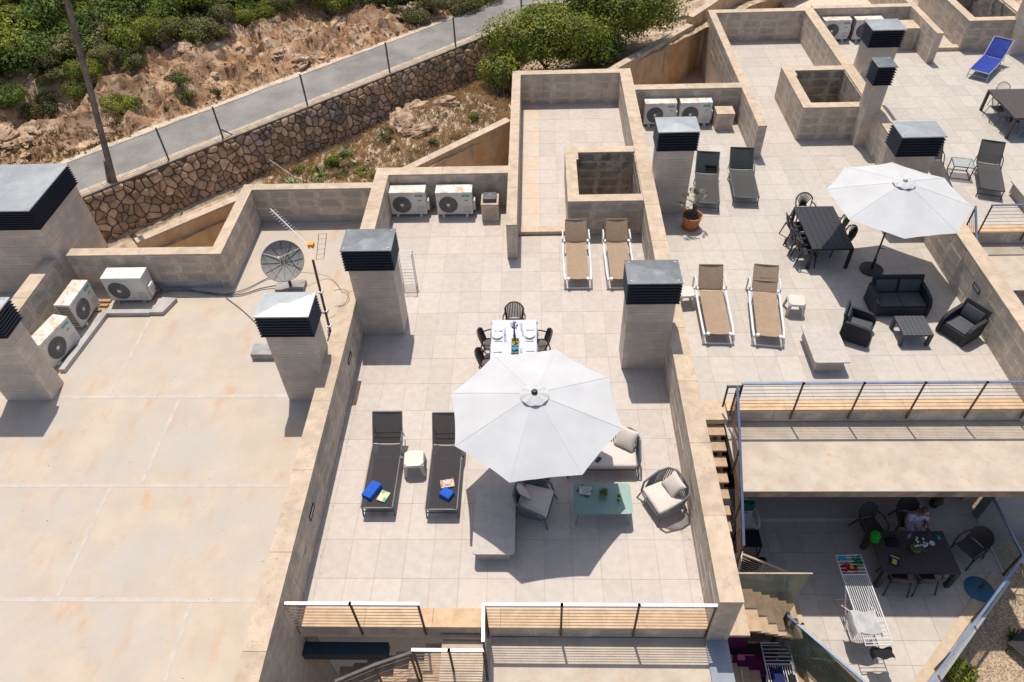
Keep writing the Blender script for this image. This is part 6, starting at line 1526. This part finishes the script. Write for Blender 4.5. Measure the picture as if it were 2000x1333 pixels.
# drying rack with laundry on the patio
rk = rack('white drying rack with laundry at the edge of the patio shade', 12.13, 1.12, R(1.5), z=F, L=1.25, W=.64)
def draped(name, label, m, cx, cy, w, d, seed, z, drop=.2, px=.0):
    q = random.Random(seed); ph = [q.uniform(0, 6) for _ in range(4)]
    def f(u, v):
        a, c_ = 2 * u - 1, 2 * v - 1; e = max(0, abs(a) - .72) * 2.2
        return (cx + a * w / 2 * (1 - .25 * e) + .01 * math.sin(v * 9 + ph[0]), cy + c_ * d / 2 + .025 * math.sin(u * 11 + ph[1]), z + .022 + .012 * math.sin(u * 8 + ph[2]) * math.sin(v * 7 + ph[3]) - e * drop)
    b = MB(); b.grid(f, 20, 16, th=.008); o = b.build(name, m, None, smooth=True); return tag(o, label, 'laundry')
RZ = F + .95
draped('laundry_cloth', 'large pale grey cloth draped over the near end of the white drying rack', 'grey_cloth', 12.0, .50, .84, .56, 1, RZ, .38)
draped('laundry_cloth', 'black garment hanging at the nearest end of the drying rack', 'black_cloth', 12.25, -.16, .62, .26, 2, RZ - .18, .2)
draped('laundry_shirt', 'red shirt with a yellow print on the far wing of the drying rack', 'red_cloth', 12.05, 1.92, .50, .20, 3, RZ, .1)
b = MB(); b.lathe([(.0, 0), (.05, .001), (.05, .004), (.0, .005)], (12.08, 1.92, RZ + .045), 12, caps=False); tag(b.build('shirt_print', 'yellow'), 'yellow round print on the red shirt', 'print')
draped('laundry_cloth', 'green patterned swim cloth at the far right corner of the drying rack', 'teal_cloth', 12.32, 2.14, .30, .24, 4, RZ, .1)
draped('laundry_cloth', 'blue swim cloth at the far left corner of the drying rack', 'turquoise', 11.95, 2.22, .26, .14, 5, RZ, .08)
draped('laundry_cloth', 'small lime green cloth under the patterned swim cloth', 'lime', 12.36, 2.0, .22, .10, 6, RZ, .06)
t = thing('red_clips', 'pair of red plastic sleeves on the drying rack legs', 'clips', (12.13, 1.12, F))
for s in (-1, 1): b = MB(); b.tube([(s * .33, .0, .50), (s * .33, -.05, .44)], .02, 8); b.build('sleeve', 'red_plastic', t)

# lowest patio: lilac lounger cushion and a second rack
t = thing('lilac_lounger', 'purple cushioned lounger in the deep shade below the stair', 'lounger', (9.35, .62, -5.3)); rb('seat_cushion', 'purple', t, (.1, -.5, .42), (1.4, .55, .12), r=.04); rb('back_cushion', 'purple', t, (-.3, .15, .75), (.9, .14, .8), r=.05, rot=(R(-25), 0, 0))
for sx in (-1, 1): b = MB(); b.box(sx * .5 - .03, -.6, 0, sx * .5 + .03, -.4, .36); b.build('leg', 'white_paint', t)
t = thing('bag', 'black bag with a lime green print beside the purple lounger', 'bag', (9.2, -.55, -5.39)); rb('bag_body', 'black_cloth', t, (0, 0, .2), (.9, .4, .36), r=.05); b = MB(); b.prism([(-.3, -.1), (-.15, .05), (0, -.02), (.1, .08), (.28, .02), (.2, -.1), (.0, -.08)], .385, .395); b.build('print', 'lime', t)
r2 = rack('white drying rack with navy laundry in the deep shade below the stair', 10.1, -.45, R(0), z=-5.39, L=.9, W=.7)
draped('laundry_cloth', 'navy towel on the rack in the deep shade', 'navy_cloth', 10.0, -.5, .42, .8, 8, -5.39 + .95, .2)
draped('laundry_cloth', 'black towel right on the rack in the deep shade', 'black_cloth', 10.35, -.6, .22, .7, 9, -5.39 + .95, .2)

# ------------------------------------------------------------------ woman
def skin_obj(name, m, verts, edges, radii, root=0, parent=None, sub=2):
    me = bpy.data.meshes.new(name); me.from_pydata([tuple(v) for v in verts], edges, []); me.update()
    o = bpy.data.objects.new(name, me); col.objects.link(o)
    sk = o.modifiers.new('skin', 'SKIN'); sk.use_smooth_shade = True
    me.materials.append(MT[m])
    lay = me.skin_vertices[0] if me.skin_vertices else None
    if lay is None:
        bm = bmesh.new(); bm.from_mesh(me); bm.verts.layers.skin.verify(); bm.to_mesh(me); bm.free(); lay = me.skin_vertices[0]
    for i, r_ in enumerate(radii):
        lay.data[i].radius = (r_, r_) if not isinstance(r_, tuple) else r_; lay.data[i].use_root = (i == root)
    ss = o.modifiers.new('sub', 'SUBSURF'); ss.levels = sub; ss.render_levels = sub
    if parent: o.parent = parent
    return o
wm = thing('person', 'woman in a white and violet printed dress looking at a phone at the patio table', 'person', (14.30, 3.50, F), R(4))
V = []; Ed = []; Rd = []
def nv(p, r_, par=None):
    V.append(p); Rd.append(r_)
    if par is not None: Ed.append((par, len(V) - 1))
    return len(V) - 1
pel = nv((0, .02, .56), .165); wst = nv((0, .03, .74), .145, pel); ch = nv((.01, -.02, .93), .155, wst); nb = nv((.02, -.06, 1.06), .085, ch); nk = nv((.03, -.09, 1.13), .055, nb); hd0 = nv((.05, -.14, 1.21), .075, nk); hd1 = nv((.06, -.17, 1.29), .10, hd0); hd2 = nv((.06, -.15, 1.37), .075, hd1)
for s in (-1, 1):
    hip = nv((s * .10, -.04, .54), .10, pel); kn = nv((s * .14, -.50, .52), .07, hip); an = nv((s * .14, -.52, .09), .042, kn); toe = nv((s * .14, -.68, .04), .034, an)
    sh = nv((s * .19 + .01, -.04, 1.0), .062, ch); el = nv((s * .26 + .02, -.16, .78), .044, sh)
    wr = nv((.10 + s * .09, -.36, .88), .028, el); pm = nv((.11 + s * .045, -.43, .90), .030, wr)
    for k in range(4): f1 = nv((.11 + s * (.03 - .012 * k), -.47 - .004 * k, .915 + .012 * k - .02), .010, pm); nv((.11 + s * (.005 - .006 * k), -.50, .915 + .012 * k - .02), .009, f1)
    th = nv((.10 + s * .02, -.43, .935), .010, pm); nv((.11 + s * .0, -.455, .955), .009, th)
skin_obj('body', 'skin', V, Ed, Rd, 0, wm)
V = []; Ed = []; Rd = []
pel = nv((0, .02, .56), .195); wst = nv((0, .03, .75), .175, pel); ch = nv((.01, -.02, .92), .175, wst); nb = nv((.015, -.04, 1.0), .12, ch)
for s in (-1, 1):
    hip = nv((s * .11, -.08, .55), .13, pel); kn = nv((s * .14, -.42, .53), .105, hip); sh = nv((s * .19 + .01, -.04, .98), .085, ch); el = nv((s * .245 + .02, -.13, .83), .075, sh)
skin_obj('dress', 'dress', V, Ed, Rd, 0, wm)
V = []; Ed = []; Rd = []
a = nv((.06, -.13, 1.33), .115); c_ = nv((.055, -.07, 1.27), .10, a); e_ = nv((.06, -.17, 1.40), .08, a); f_ = nv((-.0, -.13, 1.28), .05, a); f2 = nv((.12, -.12, 1.28), .05, a); nv((.05, -.04, 1.18), .06, c_)
skin_obj('hair', 'hair', V, Ed, Rd, 0, wm)
b = MB()
for s in (-1, 1): b.lathe([(.0, -.012), (.012, 0), (.0, .012)], (.06 + s * .034, -.262, 1.30), 8, caps=False)
b.build('eyes', 'dark_frame', wm, smooth=True)
b = MB(); b.tube([(.06, -.262, 1.30), (.06, -.292, 1.265), (.06, -.265, 1.255)], .012, 6); b.build('nose', 'skin', wm, smooth=True)
b = MB(); b.box(.035, -.258, 1.225, .085, -.25, 1.235); b.build('mouth', 'red_cloth', wm)
ph = thing('phone', 'dark phone held by the woman at the patio table', 'phone', (14.41, 2.98, F + .935), R(-20)); rb('phone_body', 'dark_metal', ph, (0, 0, 0), (.08, .16, .012), r=.005, rot=(R(20), 0, 0))

# ------------------------------------------------------------------ garden in the lower right corner
b = MB(); q = random.Random(2)
for i in range(9000):
    x, y = q.uniform(12.2, 19), q.uniform(-2.2, 3.6); e = q.choice([.02, .028, .04]); z = -5.2
    v = [(x + q.uniform(-e, e) * 1.5, y + q.uniform(-e, e) * 1.5, z + (e if k == 4 else -.004)) for k in range(5)]
    b.add([(x - e, y - e * .6, z), (x + e * .7, y - e, z), (x + e, y + e * .7, z), (x - e * .6, y + e, z), (x, y, z + e * .9)], [(0, 1, 4), (1, 2, 4), (2, 3, 4), (3, 0, 4)])
b.build('pebbles', 'gravel', None, kind='stuff', label='loose tan pebbles of the gravel bed', category='gravel')
bush('green feathery bush at the foot of the patio wall, bottom edge', (14.75, -.0, -5.2), .55, .5, .55, 2600, .04, 'leaf_bright', 201)
spiky('thin yellow green branch rising beside the right glass balustrade', (17.1, 2.6, -4.2), 14, .5, 'leaf_olive', 202, w=.02, droop=.2)
t = thing('garden_lounger', 'dark folding lounger on the gravel at the right edge', 'lounger', (17.0, .2, -5.2), R(35))
b = MB(); b.tube([(-.32, -.8, .34), (.32, -.8, .34), (.32, .9, .34), (-.32, .9, .34)], .022, 5, closed=True); b.build('frame', 'dark_metal', t); b = MB(); b.grid(lambda u, v: ((2 * u - 1) * .3, -.78 + 1.66 * v, .36 - .03 * (1 - (2 * u - 1) ** 2)), 6, 10, th=.005); b.build('sling', 'sling_dark', t)
for sx in (-1, 1):
    for sy in (-.7, .8): b = MB(); b.tube([(sx * .32, sy, .34), (sx * .33, sy, 0)], .02, 5); b.build('leg', 'dark_metal', t)
spiky('dark shrub casting a long shadow on the gravel', (16.55, .95, -5.2), 40, .5, 'leaf_dark', 203, w=.03, up=1.0)
# thin streetless sky: nothing else above the horizon
